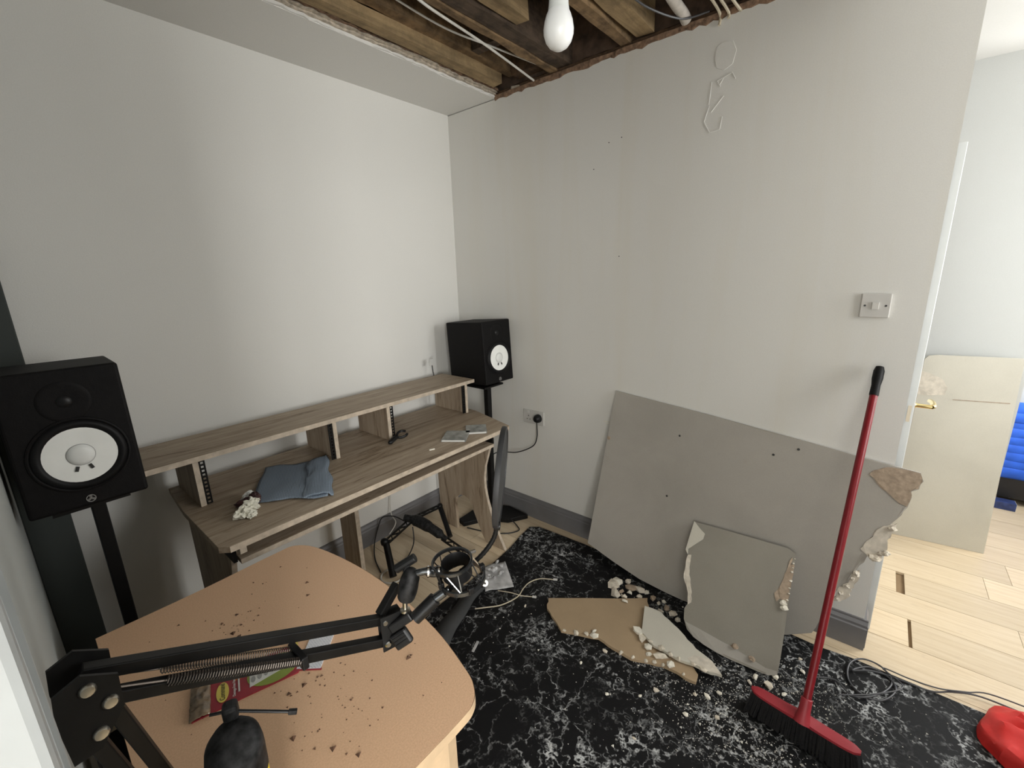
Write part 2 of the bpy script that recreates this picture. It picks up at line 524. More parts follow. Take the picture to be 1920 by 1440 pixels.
def recentre(o):
    """move a mesh thing's origin to the middle of its underside"""
    vs = o.data.vertices
    lo = Vector((min(v.co.x for v in vs), min(v.co.y for v in vs), min(v.co.z for v in vs)))
    hi = Vector((max(v.co.x for v in vs), max(v.co.y for v in vs), max(v.co.z for v in vs)))
    c = Vector(((lo.x+hi.x)/2, (lo.y+hi.y)/2, lo.z))
    for v in vs: v.co -= c
    o.location = o.location+c
    return o

def single(mb, name, m, label, cat, group=None, **kw):
    o = mb.build(name, m, None, **kw)
    recentre(o)
    return tag(o, label, cat, group)

def struct(mb, name, m, parent=None, **kw):
    o = mb.build(name, m, parent, **kw)
    if parent is None: o['kind'] = 'structure'
    return o

def smooth_path(pts, k=6, closed=False):
    pts = [Vector(p) for p in pts]; m = len(pts); out = []
    rng = m if closed else m-1
    for i in range(rng):
        p0 = pts[(i-1) % m] if (closed or i > 0) else pts[i]
        p1 = pts[i]; p2 = pts[(i+1) % m]
        p3 = pts[(i+2) % m] if (closed or i+2 < m) else p2
        for j in range(k):
            t = j/k
            out.append(0.5*((2*p1)+(p2-p0)*t+(2*p0-5*p1+4*p2-p3)*t*t+(3*p1-p0-3*p2+p3)*t**3))
    if not closed: out.append(pts[-1])
    return out

def text_mesh(name, body, size, origin, xdir, zdir, m, parent, sx=1.0, shear=0.0, extrude=0.0002):
    """flat lettering: origin = centre, xdir = reading direction, zdir = facing direction"""
    cu = bpy.data.curves.new(name, 'FONT')
    cu.body = body; cu.size = size; cu.align_x = 'CENTER'; cu.align_y = 'CENTER'; cu.shear = shear; cu.extrude = extrude
    tmp = bpy.data.objects.new(name+'_tmp', cu)
    col.objects.link(tmp)
    dg = bpy.context.evaluated_depsgraph_get()
    me = bpy.data.meshes.new_from_object(tmp.evaluated_get(dg))
    bpy.data.objects.remove(tmp); bpy.data.curves.remove(cu)
    x = Vector(xdir).normalized(); z = Vector(zdir).normalized(); y = z.cross(x)
    R = Matrix((x*sx, y, z)).transposed()
    ol = world_loc(parent)
    for v in me.vertices:
        v.co = R @ v.co + Vector(origin) - ol
    me.materials.clear(); me.materials.append(MT[m])
    o = bpy.data.objects.new(name, me)
    col.objects.link(o); o.parent = parent
    return o

H = 2.522

# ------------------------------------------------------------------ the shell
b = MB()
b.box(-4.0, 0.0, 0.0, 0.12, 0, H)
struct(b, 'wall_back', 'wall')
b = MB()
b.box(0.0, 0.11, -2.3257, 0.12, 0, H-0.004)
wall_right = struct(b, 'wall_right', 'wall_stained')
# side wall with the doorway the camera looks through
b = MB()
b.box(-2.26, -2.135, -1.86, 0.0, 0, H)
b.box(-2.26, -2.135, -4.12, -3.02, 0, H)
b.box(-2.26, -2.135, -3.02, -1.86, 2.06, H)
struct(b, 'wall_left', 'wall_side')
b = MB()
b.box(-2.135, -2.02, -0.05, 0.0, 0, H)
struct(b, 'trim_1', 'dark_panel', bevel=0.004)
# door lining of that doorway
b = MB()
b.box(-2.275, -2.113, -1.86, -1.815, 0, 2.06)
b.box(-2.150, -2.113, -1.815, -1.775, 0, 2.06)
struct(b, 'trim_2', 'jamb', bevel=0.006)
# outer walls and the adjoining rooms
b = MB()
b.box(-4.12, -4.0, -4.12, -3.35, 0, H); b.box(-4.12, -4.0, -2.15, 0.0, 0, H)
b.box(-4.12, -4.0, -3.35, -2.15, 0, 0.8); b.box(-4.12, -4.0, -3.35, -2.15, 2.12, H)
struct(b, 'wall_outer_left', 'white_wall')
b = MB()
b.box(-2.26, -0.78, -3.75, -3.6, 0, H); b.box(0.18, 0.87, -3.75, -3.6, 0, H); b.box(1.93, 3.2, -3.75, -3.6, 0, H)
b.box(-0.78, 0.18, -3.75, -3.6, 0, 1.04); b.box(-0.78, 0.18, -3.75, -3.6, 2.40, H)
b.box(0.87, 1.93, -3.75, -3.6, 0, 0.82); b.box(0.87, 1.93, -3.75, -3.6, 2.18, H)
b.box(-4.12, -3.95, -4.27, -4.12, 0, H); b.box(-2.89, -2.135, -4.27, -4.12, 0, H)
b.box(-3.95, -2.89, -4.27, -4.12, 0, 0.86); b.box(-3.95, -2.89, -4.27, -4.12, 2.18, H)
struct(b, 'wall_front', 'white_wall')
b = MB()
b.box(1.285, 1.42, -2.832, 0.0, 0, H)
struct(b, 'wall_far', 'white_wall')
b = MB()
b.box(2.20, 2.32, -3.6, 0.0, 0, H)
struct(b, 'wall_hall', 'white_wall')
b = MB()
b.box(0.11, 2.32, 0.0, 0.12, 0, H)
struct(b, 'wall_hall_end', 'white_wall')

# window frames of the two daylight windows
def window(name, axis, c0, c1, z0, z1, pos):
    b = MB()
    w = 0.05
    def bx(a0, a1, k0, k1):
        if axis == 'x': b.box(a0, a1, pos-0.05, pos, k0, k1)
        else: b.box(pos-0.05, pos, a0, a1, k0, k1)
    bx(c0, c0+w, z0, z1); bx(c1-w, c1, z0, z1); bx(c0+w, c1-w, z0, z0+w); bx(c0+w, c1-w, z1-w, z1)
    mid = (c0+c1)/2
    bx(mid-0.025, mid+0.025, z0+w, z1-w)
    struct(b, name, 'gloss_white')
window('window_1', 'y', -3.35, -2.15, 0.8, 2.12, -4.05)
window('window_2', 'x', 0.87, 1.93, 0.82, 2.18, -3.65)
window('window_3', 'x', -0.78, 0.18, 1.04, 2.40, -3.65)
window('window_4', 'x', -3.95, -2.89, 0.86, 2.18, -4.16)

# skirting boards (stepped profile)
def skirting(name, p, q, nrm, h=0.138, m='skirting', cap_ends=True):
    b = MB()
    p = Vector(p); q = Vector(q); n = Vector(nrm)
    prof = [(0, 0), (0.018, 0), (0.018, h*0.72), (0.014, h*0.76), (0.014, h*0.84), (0.008, h*0.94), (0.008, h), (0, h)]
    vs = [p+n*a+Vector((0, 0, z)) for a, z in prof]+[q+n*a+Vector((0, 0, z)) for a, z in prof]
    k = len(prof)
    fs = [(i, (i+1) % k, k+(i+1) % k, k+i) for i in range(k)]+[tuple(range(k)), tuple(range(2*k-1, k-1, -1))]
    b.add(vs, fs)
    return struct(b, name, m)
skirting('baseboard_back', (-2.02, 0, 0), (-0.018, 0, 0), (0, -1, 0))
skirting('baseboard_right', (0, -0.0, 0), (0, -2.34, 0), (-1, 0, 0))
skirting('baseboard_right_end', (-0.0, -2.3257, 0), (0.11, -2.3257, 0), (0, -1, 0))
skirting('baseboard_left', (-2.135, -0.05, 0), (-2.135, -1.77, 0), (1, 0, 0))
skirting('baseboard_hall', (2.20, 0.0, 0), (2.20, -3.6, 0), (-1, 0, 0), 0.10, 'gloss_white')

# floor: subfloor with laminate planks laid towards the viewer
b = MB()
b.box(-4.12, 3.2, -4.27, 0.12, -0.12, -0.014)
floor = struct(b, 'floor', 'underlay')
xs = [-2.22+0.195*k for k in range(0, 13)]
xs = [0.123-0.195*12+0.195*k for k in range(0, 22)]
rr = random.Random(4)
for i in range(len(xs)-1):
    x0, x1 = xs[i], xs[i+1]
    if abs(x0-0.123) < 0.01: cuts = [0.0, -1.30, -2.488, -2.499, -3.75, -4.6]
    elif abs(x0-0.513) < 0.01: cuts = [0.0, -1.27, -2.452, -2.484, -3.75, -4.6]
    else:
        s = -rr.uniform(0.25, 1.2); cuts = [0.0]
        while s > -3.5:
            cuts.append(s); s -= 1.22
        cuts.append(-3.6)
    for a, c in zip(cuts[:-1], cuts[1:]):
        if a-c < 0.05: continue
        b = MB(); b.box(x0+0.0012, x1-0.0012, c+0.0008, a-0.0008, -0.012, 0.0)
        o = b.build('plank', 'plank', floor)
        cx = Vector(((x0+x1)/2, (a+c)/2, -0.006))
        for v in o.data.vertices: v.co -= cx
        o.location = cx
b = MB(); b.box(xs[-1]+0.001, 2.2, -3.6, 0, -0.012, 0.0)
b.box(-4.0, xs[0]-0.001, -4.12, 0, -0.012, 0.0)
b.build('plank_field', 'plank', floor)

# ceiling with the opened-up hole, joists and boards of the storey above as its parts
HX0, HY0, HY1 = -1.85, -0.392, -2.02
b = MB()
b.box(-4.12, 3.2, HY0, 0.12, H, H+0.02)
b.box(-4.12, HX0, HY1, HY0, H, H+0.02)
b.box(-4.12, 3.2, -4.27, HY1, H, H+0.02)
b.box(0.11, 3.2, HY1, HY0, H, H+0.02)
ceiling = struct(b, 'ceiling', 'ceiling')
# storey above: floorboards, masonry
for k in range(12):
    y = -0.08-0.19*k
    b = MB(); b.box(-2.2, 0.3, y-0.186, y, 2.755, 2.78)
    b.build('floorboard', 'timber_brown', ceiling)
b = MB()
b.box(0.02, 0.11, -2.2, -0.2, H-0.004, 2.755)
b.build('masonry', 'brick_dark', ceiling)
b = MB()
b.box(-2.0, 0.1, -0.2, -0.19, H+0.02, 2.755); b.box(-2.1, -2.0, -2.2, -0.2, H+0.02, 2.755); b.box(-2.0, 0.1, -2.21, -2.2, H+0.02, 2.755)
b.build('void_lining', 'timber_brown', ceiling)
def joist(name, x0, x1, y0, y1, z0, z1, m, seed):
    """rough-sawn timber along x"""
    b = MB(); r = random.Random(seed); n = 14
    rows = []
    for i in range(n+1):
        x = x0+(x1-x0)*i/n
        j = lambda s=0.004: r.uniform(-s, s)
        rows.append([(x, y0+j(), z0+j()), (x, y1+j(), z0+j()), (x, y1+j(), z1), (x, y0+j(), z1)])
    vs = [p for q in rows for p in q]; fs = []
    for i in range(n):
        for k in range(4):
            fs.append((i*4+k, i*4+(k+1) % 4, i*4+4+(k+1) % 4, i*4+4+k))
    fs += [(3, 2, 1, 0), (n*4, n*4+1, n*4+2, n*4+3)]
    b.add(vs, fs)
    return b.build(name, m, ceiling)
joist('batten', -2.0, -0.065, -0.498, -0.440, 2.548, 2.60, 'timber_pale', 1)
joist('joist', -2.0, 0.0, -0.545, -0.500, 2.60, 2.755, 'timber', 2)
joist('joist', -2.0, 0.02, -0.805, -0.765, 2.545, 2.755, 'timber', 3)
joist('joist', -2.0, 0.02, -0.880, -0.807, 2.552, 2.755, 'timber_dark', 4)
joist('batten', -2.0, -0.43, -0.955, -0.895, 2.56, 2.65, 'timber_pale', 5)
joist('joist', -2.0, 0.015, -1.200, -1.150, 2.545, 2.755, 'timber', 6)
joist('joist', -2.0, 0.0, -1.300, -1.222, 2.556, 2.755, 'timber_pale', 7)
joist('joist', -2.0, 0.02, -1.640, -1.570, 2.56, 2.755, 'timber_dark', 8)
joist('joist', -2.0, 0.02, -1.98, -1.92, 2.545, 2.755, 'timber', 9)
b = MB(); b.box(-0.05, 0.02, -0.765, -0.55, 2.58, 2.755); b.build('noggin', 'timber_brown', ceiling)
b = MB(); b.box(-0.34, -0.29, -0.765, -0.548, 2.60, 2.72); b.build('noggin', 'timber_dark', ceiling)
# ragged plaster along the hole: layers of lath and broken plaster on the back edge
r = random.Random(21)
def ragged_edge(name, x0, x1, y, z0, z1, depth, amp, m, n=70):
    b = MB(); vs = []; fs = []
    for i in range(n+1):
        x = x0+(x1-x0)*i/n
        d = depth+r.uniform(-amp, amp)+0.5*amp*math.sin(x*9)
        vs += [(x, y+0.012, z0), (x, y-d, z0+r.uniform(-0.003, 0.003)), (x, y-d*0.8, z1), (x, y+0.012, z1)]
    for i in range(n):
        for k in range(4):
            fs.append((i*4+k, i*4+(k+1) % 4, i*4+4+(k+1) % 4, i*4+4+k))
    fs += [(3, 2, 1, 0), (n*4, n*4+1, n*4+2, n*4+3)]
    b.add(vs, fs)
    return b.build(name, m, ceiling)
ragged_edge('plaster_edge', HX0, -0.002, HY0, H+0.0015, H+0.012, 0.006, 0.006, 'ceiling')
ragged_edge('plaster_edge', HX0, -0.002, HY0, H+0.013, H+0.022, 0.018, 0.008, 'plaster_broken')
ragged_edge('plaster_edge', HX0, -0.002, HY0, H+0.023, H+0.030, 0.030, 0.010, 'plaster_broken')
ragged_edge('plaster_edge', HX0, -0.004, HY0, H+0.031, H+0.045, 0.040, 0.012, 'plaster_brown')
# broken brown lip along the top of the right wall
def ragged_lip(name, y0, y1, x, z0, h, amp, depth, m, n=60):
    b = MB(); vs = []; fs = []
    for i in range(n+1):
        y = y0+(y1-y0)*i/n
        lo = z0-abs(r.uniform(0, amp)); d = depth*r.uniform(0.6, 1.2)
        vs += [(x+0.01, y, lo), (x-d*0.5, y, lo+0.003), (x-d, y, z0+h*0.6), (x+0.01, y, z0+h+r.uniform(-0.004, 0.004))]
    for i in range(n):
        for k in range(4):
            fs.append((i*4+k, i*4+(k+1) % 4, i*4+4+(k+1) % 4, i*4+4+k))
    fs += [(3, 2, 1, 0), (n*4, n*4+1, n*4+2, n*4+3)]
    b.add(vs, fs)
    return b.build(name, m, ceiling)
ragged_lip('plaster_lip', HY0, -2.0, 0.0, H-0.003, 0.026, 0.014, 0.012, 'plaster_brown')
ragged_lip('plaster_lip', HY0, -2.0, 0.012, H+0.012, 0.03, 0.008, 0.010, 'timber_brown')
b = MB()
b.add([(-0.004, -0.505, H+0.002), (-0.004, -0.56, H-0.004), (-0.004, -0.565, H+0.022), (-0.004, -0.51, H+0.03), (0.004, -0.505, H+0.002), (0.004, -0.56, H-0.004), (0.004, -0.565, H+0.022), (0.004, -0.51, H+0.03)],
      [(0, 1, 2, 3), (7, 6, 5, 4), (0, 4, 5, 1), (1, 5, 6, 2), (2, 6, 7, 3), (3, 7, 4, 0)])
b.build('plaster_flake', 'plaster_broken', ceiling)

# cables and pipe in the ceiling void
b = MB(); b.tube(smooth_path([(-1.0, -0.70, 2.64), (-0.88, -0.745, 2.575), (-0.80, -0.768, 2.536), (-0.45, -0.735, 2.534), (-0.028, -0.68, 2.528)], 8), 0.0052, 8)
single(b, 'ceiling_cable', 'white_cable', 'thick white cable slung diagonally below the ceiling joists', 'cable', smooth=True)
b = MB(); b.tube(smooth_path([(-1.05, -0.56, 2.66), (-0.62, -0.62, 2.59), (-0.35, -0.70, 2.566), (-0.05, -0.756, 2.562)], 8), 0.004, 8)
single(b, 'ceiling_cable', 'white_cable', 'dusty cable behind the thick one, running close along a joist', 'cable', smooth=True)
b = MB(); b.tube(smooth_path([(-0.55, -1.45, 2.60), (-0.17, -1.44, 2.566), (-0.05, -1.44, 2.558), (-0.005, -1.44, 2.548)], 6), [0.021]*18+[0.013], 14)
single(b, 'lagged_pipe', 'lagging', 'pale lagged pipe end above the right wall', 'pipe', smooth=True)
b = MB(); b.tube(smooth_path([(-0.35, -1.33, 2.56), (-0.2, -1.36, 2.55), (-0.06, -1.44, 2.537), (-0.01, -1.53, 2.55)], 6), 0.004, 6)
single(b, 'ceiling_cable', 'grey_cable', 'thin grey cable crossing under the lagged pipe', 'cable', smooth=True)
for k, (dy, m) in enumerate(((0, 'cream_cable'), (-0.022, 'cream_cable'), (-0.05, 'cream_cable'))):
    b = MB(); b.tube(smooth_path([(-0.3, -1.545+dy, 2.56), (-0.12, -1.556+dy*1.1, 2.556), (-0.012, -1.57+dy*1.4, 2.53-0.004*k), (-0.008, -1.57+dy*1.5, 2.49+0.014*k)], 6), 0.0055, 6)
    single(b, 'ceiling_cable', m, ['frayed cream cable nearest the lagged pipe, bent down at the wall', 'middle of three cream cables bent down at the wall top', 'cream cable farthest from the lagged pipe, bent at the wall'][k], 'cable', 'cream cables at the wall top', smooth=True)

# marks on the right wall: peeled paint blister, flaking strip, small screw holes
def flake(pts, m='wall', h=0.004, name='paint_flake'):
    b = MB(); b.slab([(-h, y, z) for y, z in pts], (-1, 0, 0), h)
    return b.build(name, m, wall_right, bevel=0.0015)
flake([(-1.565, 2.42), (-1.585, 2.43), (-1.625, 2.425), (-1.64, 2.39), (-1.63, 2.345), (-1.60, 2.33), (-1.57, 2.345), (-1.560, 2.38)], 'wall_stained', 0.002)
for p, q, w in (((-1.575, 2.30), (-1.63, 2.315), 0.005), ((-1.63, 2.315), (-1.645, 2.29), 0.004), ((-1.575, 2.30), (-1.59, 2.275), 0.005), ((-1.60, 2.305), (-1.585, 2.28), 0.003),
                ((-1.552, 2.215), (-1.535, 2.16), 0.004), ((-1.535, 2.16), (-1.56, 2.115), 0.005), ((-1.56, 2.115), (-1.60, 2.12), 0.005), ((-1.60, 2.12), (-1.605, 2.165), 0.004), ((-1.56, 2.19), (-1.605, 2.24), 0.004), ((-1.555, 2.30), (-1.55, 2.22), 0.003)):
    b = MB(); b.bar((-0.0012, p[0], p[1]), (-0.0012, q[0], q[1]), w*0.8, 0.0024, up=(1, 0, 0))
    b.build('paint_flake', 'wall_stained', wall_right, bevel=0.0008)
for y, z in ((-1.10, 2.165), (-1.02, 2.06), (-1.165, 2.175), (-1.17, 1.64)):
    b = MB(); b.lathe([(0.0, 0.0008), (0.002, 0.0006), (0.0028, 0.0)], (0, y, z), (-1, 0, 0), 8); b.build('screw_hole', 'ink', wall_right)
for p, q in (((-1.105, 0.765), (-1.15, 0.768)), ((-1.12, 0.755), (-1.14, 0.754))):
    b = MB(); b.bar((-0.001, p[0], p[1]), (-0.001, q[0], q[1]), 0.003, 0.002, up=(1, 0, 0)); b.build('paint_flake', 'gypsum_white', wall_right)

# open white door beyond the end of the right wall
door = bpy.data.objects.new('door_1', None); col.objects.link(door); door.location = (0.13, -2.345, 0); door['kind'] = 'structure'
b = MB(); b.box(0.128, 0.88, -2.356, -2.321, 0.008, 1.955); b.build('door_leaf', 'gloss_white', door, bevel=0.002)
b = MB(); b.box(0.1270, 0.128, -2.349, -2.338, 0.97, 1.035); b.build('latch_plate', 'steel', door)
hd = MB(); hd.box(0.168, 0.205, -2.360, -2.356, 0.92, 1.09); hd = hd.build('handle_plate', 'steel', door, bevel=0.001)
b = MB(); b.lathe([(0.011, 0), (0.008, 0.006), (0.008, 0.05)], (0.186, -2.360, 1.025), (0, -1, 0), 14)
b.tube(smooth_path([(0.186, -2.408, 1.025), (0.20, -2.414, 1.026), (0.25, -2.414, 1.028), (0.30, -2.410, 1.022)], 4), 0.009, 10)
b.build('lever', 'brass', hd, smooth=True)

# ------------------------------------------------------------------ rug
def rug():
    b = MB(); n = 40
    out = []
    P = [(-0.125, -0.672), (-0.24, -0.685), (-0.37, -0.712), (-0.52, -0.726), (-0.82, -0.732), (-1.47, -0.742), (-1.47, -3.1), (-0.10, -3.1), (-0.098, -2.6), (-0.098, -2.3), (-0.112, -2.2), (-0.088, -1.6), (-0.078, -1.05), (-0.090, -0.72)]
    b.slab([(x, y, 0.009) for x, y in P], (0, 0, 1), 0.0085)
    o = b.build('rug', 'rug', None, bevel=0.003)
    recentre(o)
    return tag(o, 'black rug with white marble-like veins covering the floor', 'rug')
rug()
RUG = 0.009

# ------------------------------------------------------------------ studio desk
DX0, DX1F, DZ = -1.759, -0.39, 0.768
desk = thing('studio_desk', 'grey oak studio desk with raised rack shelf and keyboard tray', 'desk', (-1.07, -0.42, 0))
b = MB()
top = [(-1.735, -0.738), (-0.382, -0.738), (-0.363, -0.728), (-0.270, -0.376), (-0.262, -0.085), (-1.74, -0.085), (-1.759, -0.35), (-1.759, -0.712)]
b.slab([(x, y, DZ) for x, y in top], (0, 0, 1), 0.0218)
dt = b.build('desktop', 'oak_x', desk, bevel=0.0012)
b = MB(); b.box(-1.735, -0.382, -0.7392, -0.738, DZ-0.0212, DZ-0.0008); b.bar((-0.363, -0.728, DZ-0.011), (-0.270, -0.3762, DZ-0.011), 0.0015, 0.0204)
b.build('edge_band', 'oak_edge', dt)
SZ = 0.962
b = MB(); b.box(-1.845, -0.262, -0.376, -0.088, SZ-0.02, SZ)
sh = b.build('rack_shelf', 'oak_x', desk, bevel=0.001)
b = MB(); b.box(-1.845, -0.262, -0.3773, -0.376, SZ-0.0195, SZ-0.0005); b.build('edge_band', 'oak_edge', sh)
for x, side in ((-1.698, 1), (-1.164, -1), (-0.877, 1), (-0.333, -1)):
    b = MB(); b.box(x-0.009, x+0.009, -0.374, -0.10, DZ+0.0005, SZ-0.0205)
    d = b.build('divider', 'oak_z', desk)
    b = MB(); b.box(x-0.009, x+0.009, -0.3755, -0.374, DZ+0.0005, SZ-0.0205); b.build('edge_band', 'oak_edge', d)
    # punched rack strip: flange across the opening
    b = MB()
    xa, xb = (x+0.010, x+0.030) if side > 0 else (x-0.030, x-0.010)
    z0, z1 = DZ+0.002, SZ-0.022
    yf = -0.372 if side > 0 else -0.372
    b.box(xa, xa+0.0055, yf, yf+0.003, z0, z1); b.box(xb-0.0055, xb, yf, yf+0.003, z0, z1)
    nh = 11; st = (z1-z0)/nh
    for k in range(nh+1):
        zc = z0+k*st
        b.box(xa+0.0055, xb-0.0055, yf, yf+0.003, max(z0, zc-0.0035), min(z1, zc+0.0035))
    xw = x+0.0093 if side > 0 else x-0.0107
    b.box(xw, xw+0.0014, yf, yf+0.025, z0, z1)
    b.build('rack_strip', 'black_metal', desk)
# keyboard tray
b = MB(); b.box(-1.700, -0.452, -0.690, -0.33, 0.664, 0.682)
tr = b.build('keyboard_tray', 'oak_x', desk, bevel=0.001)
b = MB(); b.box(-1.700, -0.452, -0.6915, -0.690, 0.6645, 0.6815); b.build('edge_band', 'oak_edge', tr)
for x in (-1.712, -0.445):
    b = MB(); b.box(x-0.006, x+0.006, -0.68, -0.32, 0.672, 0.712); b.build('tray_runner', 'black_metal', desk)
b = MB(); b.box(-1.705, -1.685, -0.72, -0.30, 0.716, 0.746); b.build('runner_rail', 'oak_edge', desk)
# side panels: concave front, flared foot, arch cut out
def side_panel(x0, x1):
    front = [(-0.66, 0.745), (-0.625, 0.66), (-0.598, 0.578), (-0.572, 0.50), (-0.561, 0.432), (-0.563, 0.36), (-0.577, 0.29), (-0.611, 0.179), (-0.66, 0.08), (-0.703, 0.0)]
    arch = [(-0.555, 0.0), (-0.53, 0.04), (-0.49, 0.12), (-0.45, 0.208), (-0.425, 0.245), (-0.39, 0.258), (-0.35, 0.252), (-0.312, 0.22), (-0.300, 0.17), (-0.305, 0.0)]
    poly = [(-0.15, 0.745)]+front+arch+[(-0.155, 0.0)]
    b = MB(); b.slab([(x0, y, z) for y, z in poly], (-1, 0, 0), x1-x0)
    p = b.build('side_panel', 'oak_z', desk)
    for path in (front, arch):
        b = MB()
        vs = []
        for y, z in path:
            s = -0.0012 if path is front else 0.0012
            vs += [(x0+0.0005, y+s, z), (x1-0.0005, y+s, z)]
        fs = [(2*i, 2*i+1, 2*i+3, 2*i+2) for i in range(len(path)-1)]
        b.add(vs, fs); b.build('edge_band', 'oak_edge', p, solid=0.001)
side_panel(-0.408, -0.390)
side_panel(-1.712, -1.694)
b = MB(); b.box(-1.062, -1.040, -0.262, -0.10, 0.0, 0.745)
ml = b.build('middle_leg', 'oak_z', desk)
b = MB(); b.box(-1.062, -1.040, -0.2635, -0.262, 0.0, 0.745); b.build('edge_band', 'oak_edge', ml)
b = MB(); b.box(-1.69, -0.41, -0.112, -0.096, 0.62, 0.745); b.build('back_rail', 'oak_x', desk)

# ------------------------------------------------------------------ loudspeakers
def loudspeaker(label, P, yaw, tilt=0.0, dims=(0.240, 0.375, 0.320)):
    W, HH, D = dims
    n = Vector((math.cos(yaw), math.sin(yaw), 0)); l = Vector((-math.sin(yaw), math.cos(yaw), 0)); u = Vector((0, 0, 1))
    n, u = (n*math.cos(tilt)+u*math.sin(tilt)), (u*math.cos(tilt)-n*math.sin(tilt))
    P = Vector(P)
    t = thing('studio_monitor', label, 'speaker', P-n*(D/2))
    f = lambda a, h, d=0.0: P+l*a+u*h+n*d
    b = MB(); b.obox(f(0, HH/2, -D/2), (W, D, HH), (l, n, u))
    cab = b.build('cabinet', 'black_vinyl', t, bevel=0.008, seg=3)
    # woofer: rubber surround sunk in a ring, white cone, dust cap
    wc = f(0.004, 0.150)
    b = MB(); b.lathe([(0.106, 0.0), (0.105, 0.003), (0.101, 0.004), (0.096, 0.001)], wc, n, 40); b.build('woofer_rim', 'black_vinyl', t, smooth=True)
    b = MB(); b.lathe([(0.098, 0.0012), (0.095, 0.006), (0.088, 0.009), (0.081, 0.007), (0.076, 0.003)], wc, n, 40); b.build('surround', 'black_rubber', t, smooth=True)
    b = MB(); b.lathe([(0.0765, 0.0035), (0.076, 0.0035), (0.052, 0.0022), (0.026, 0.0008)], wc, n, 40); cn = b.build('cone', 'cone', t, smooth=True)
    b = MB(); b.lathe([(0.0295, 0.001), (0.028, 0.004), (0.020, 0.0085), (0.010, 0.0105), (0.0, 0.011)], wc, n, 30); b.build('dust_cap', 'cone_cap', cn, smooth=True)
    b = MB(); b.lathe([(0.0302, 0.0012), (0.0302, 0.0022), (0.0290, 0.0022), (0.0290, 0.0012)], wc, n, 30); b.build('cap_seam', 'grey_print', cn)
    for s in (-1, 1):
        b = MB(); b.bar(wc+l*(s*0.012)-u*0.031+n*0.003, wc+l*(s*0.017)-u*0.044+n*0.004, 0.007, 0.003, up=n); b.build('lead_tab', 'ink', cn)
    # tweeter in a shallow dark horn
    tc = f(0, 0.302)
    b = MB(); b.lathe([(0.055, 0.0), (0.053, 0.0012), (0.046, 0.0014), (0.032, 0.001), (0.018, 0.0006)], tc, n, 36); b.build('tweeter_horn', 'black_vinyl', t, smooth=True)
    b = MB(); b.lathe([(0.016, 0.0006), (0.013, 0.003), (0.007, 0.005), (0.0, 0.0055)], tc, n, 24); b.build('tweeter_dome', 'black_plastic', t, smooth=True)
    # round maker's badge: ring with three crossed tuning forks, reduced to strokes
    bc = f(0.0, 0.021)
    b = MB(); b.lathe([(0.0105, 0.0003), (0.0105, 0.0016), (0.0088, 0.0016), (0.0088, 0.0003)], bc, n, 24)
    for k in range(3):
        a = math.pi/2+k*2*math.pi/3
        d = l*math.cos(a)+u*math.sin(a)
        b.bar(bc-d*0.003+n*0.001, bc+d*0.009+n*0.001, 0.0016, 0.001, up=n)
        s = n.cross(d)
        for q in (-1, 1):
            b.bar(bc+d*0.003+s*(q*0.0022)+n*0.001, bc+d*0.0085+s*(q*0.0022)+n*0.001, 0.001, 0.001, up=n)
    b.build('badge', 'grey_print', t)
    return t
loudspeaker('large black studio monitor with white cone in the left foreground', (-1.989, -0.559, 0.968), -1.632, 0.046, (0.25, 0.39, 0.334))
loudspeaker('black studio monitor with white cone in the far corner', (-0.133, -0.474, 0.931), -1.61, 0.06)

def speaker_stand(label, px, py, ztop, plate, yaw, base_pts):
    t = thing('speaker_stand', label, 'stand', (px, py, 0))
    b = MB(); b.bar((px, py, 0.03), (px, py, ztop-0.012), 0.034, 0.034, up=(1, 0, 0)); b.build('pole', 'black_metal', t, bevel=0.003)
    b = MB(); b.obox((plate[0], plate[1], ztop-0.007), (0.17, 0.19, 0.010), ((math.cos(yaw), math.sin(yaw), 0), (-math.sin(yaw), math.cos(yaw), 0), (0, 0, 1))); b.build('top_plate', 'black_metal', t)
    b = MB(); b.slab([(x, y, 0.032) for x, y in base_pts], (0, 0, 1), 0.030); b.build('base', 'black_metal', t, bevel=0.004)
    return t
speaker_stand('black speaker stand in the corner, behind the right end of the desk', -0.196, -0.420, 0.910, (-0.150, -0.34), 0.0, [(-0.05, -0.60), (-0.035, -0.43), (-0.13, -0.26), (-0.36, -0.27), (-0.375, -0.33), (-0.24, -0.40), (-0.17, -0.53)])
t = speaker_stand('black speaker stand at the left wall, behind the beige table', -1.970, -0.42, 0.951, (-1.985, -0.40), 0.0, [(-2.11, -0.62), (-1.84, -0.62), (-1.84, -0.30), (-2.11, -0.30)])
b = MB(); b.box(-2.007, -1.933, -0.458, -0.382, 0.40, 0.46); b.bar((-2.005, -0.42, 0.43), (-2.065, -0.44, 0.42), 0.02, 0.02); b.build('height_collar', 'black_plastic', t, bevel=0.006)
b = MB(); b.lathe([(0.017, 0), (0.019, 0.01), (0.015, 0.022), (0, 0.024)], (-2.062, -0.44, 0.42), (-1, -0.2, 0), 14); b.build('clamp_knob', 'black_plastic', t, smooth=True)

# small white mains tag behind the far speaker
t = thing('cable_tag', 'small white tag on a thin black lead behind the far speaker', 'tag', (-0.335, -0.075, 0.965))
b = MB(); b.obox((-0.327, -0.070, 1.045), (0.03, 0.004, 0.040), ((1, 0.2, 0), (-0.2, 1, 0), (0.1, 0, 1))); b.build('tag_card', 'white_plastic', t)
b = MB(); b.tube(smooth_path([(-0.323, -0.070, 1.024), (-0.322, -0.072, 0.99), (-0.320, -0.076, 0.93), (-0.30, -0.05, 0.7), (-0.3, -0.03, 0.15), (-0.3, -0.03, 0.015)], 5), 0.003, 6); b.build('lead', 'black_cable', t, smooth=True)

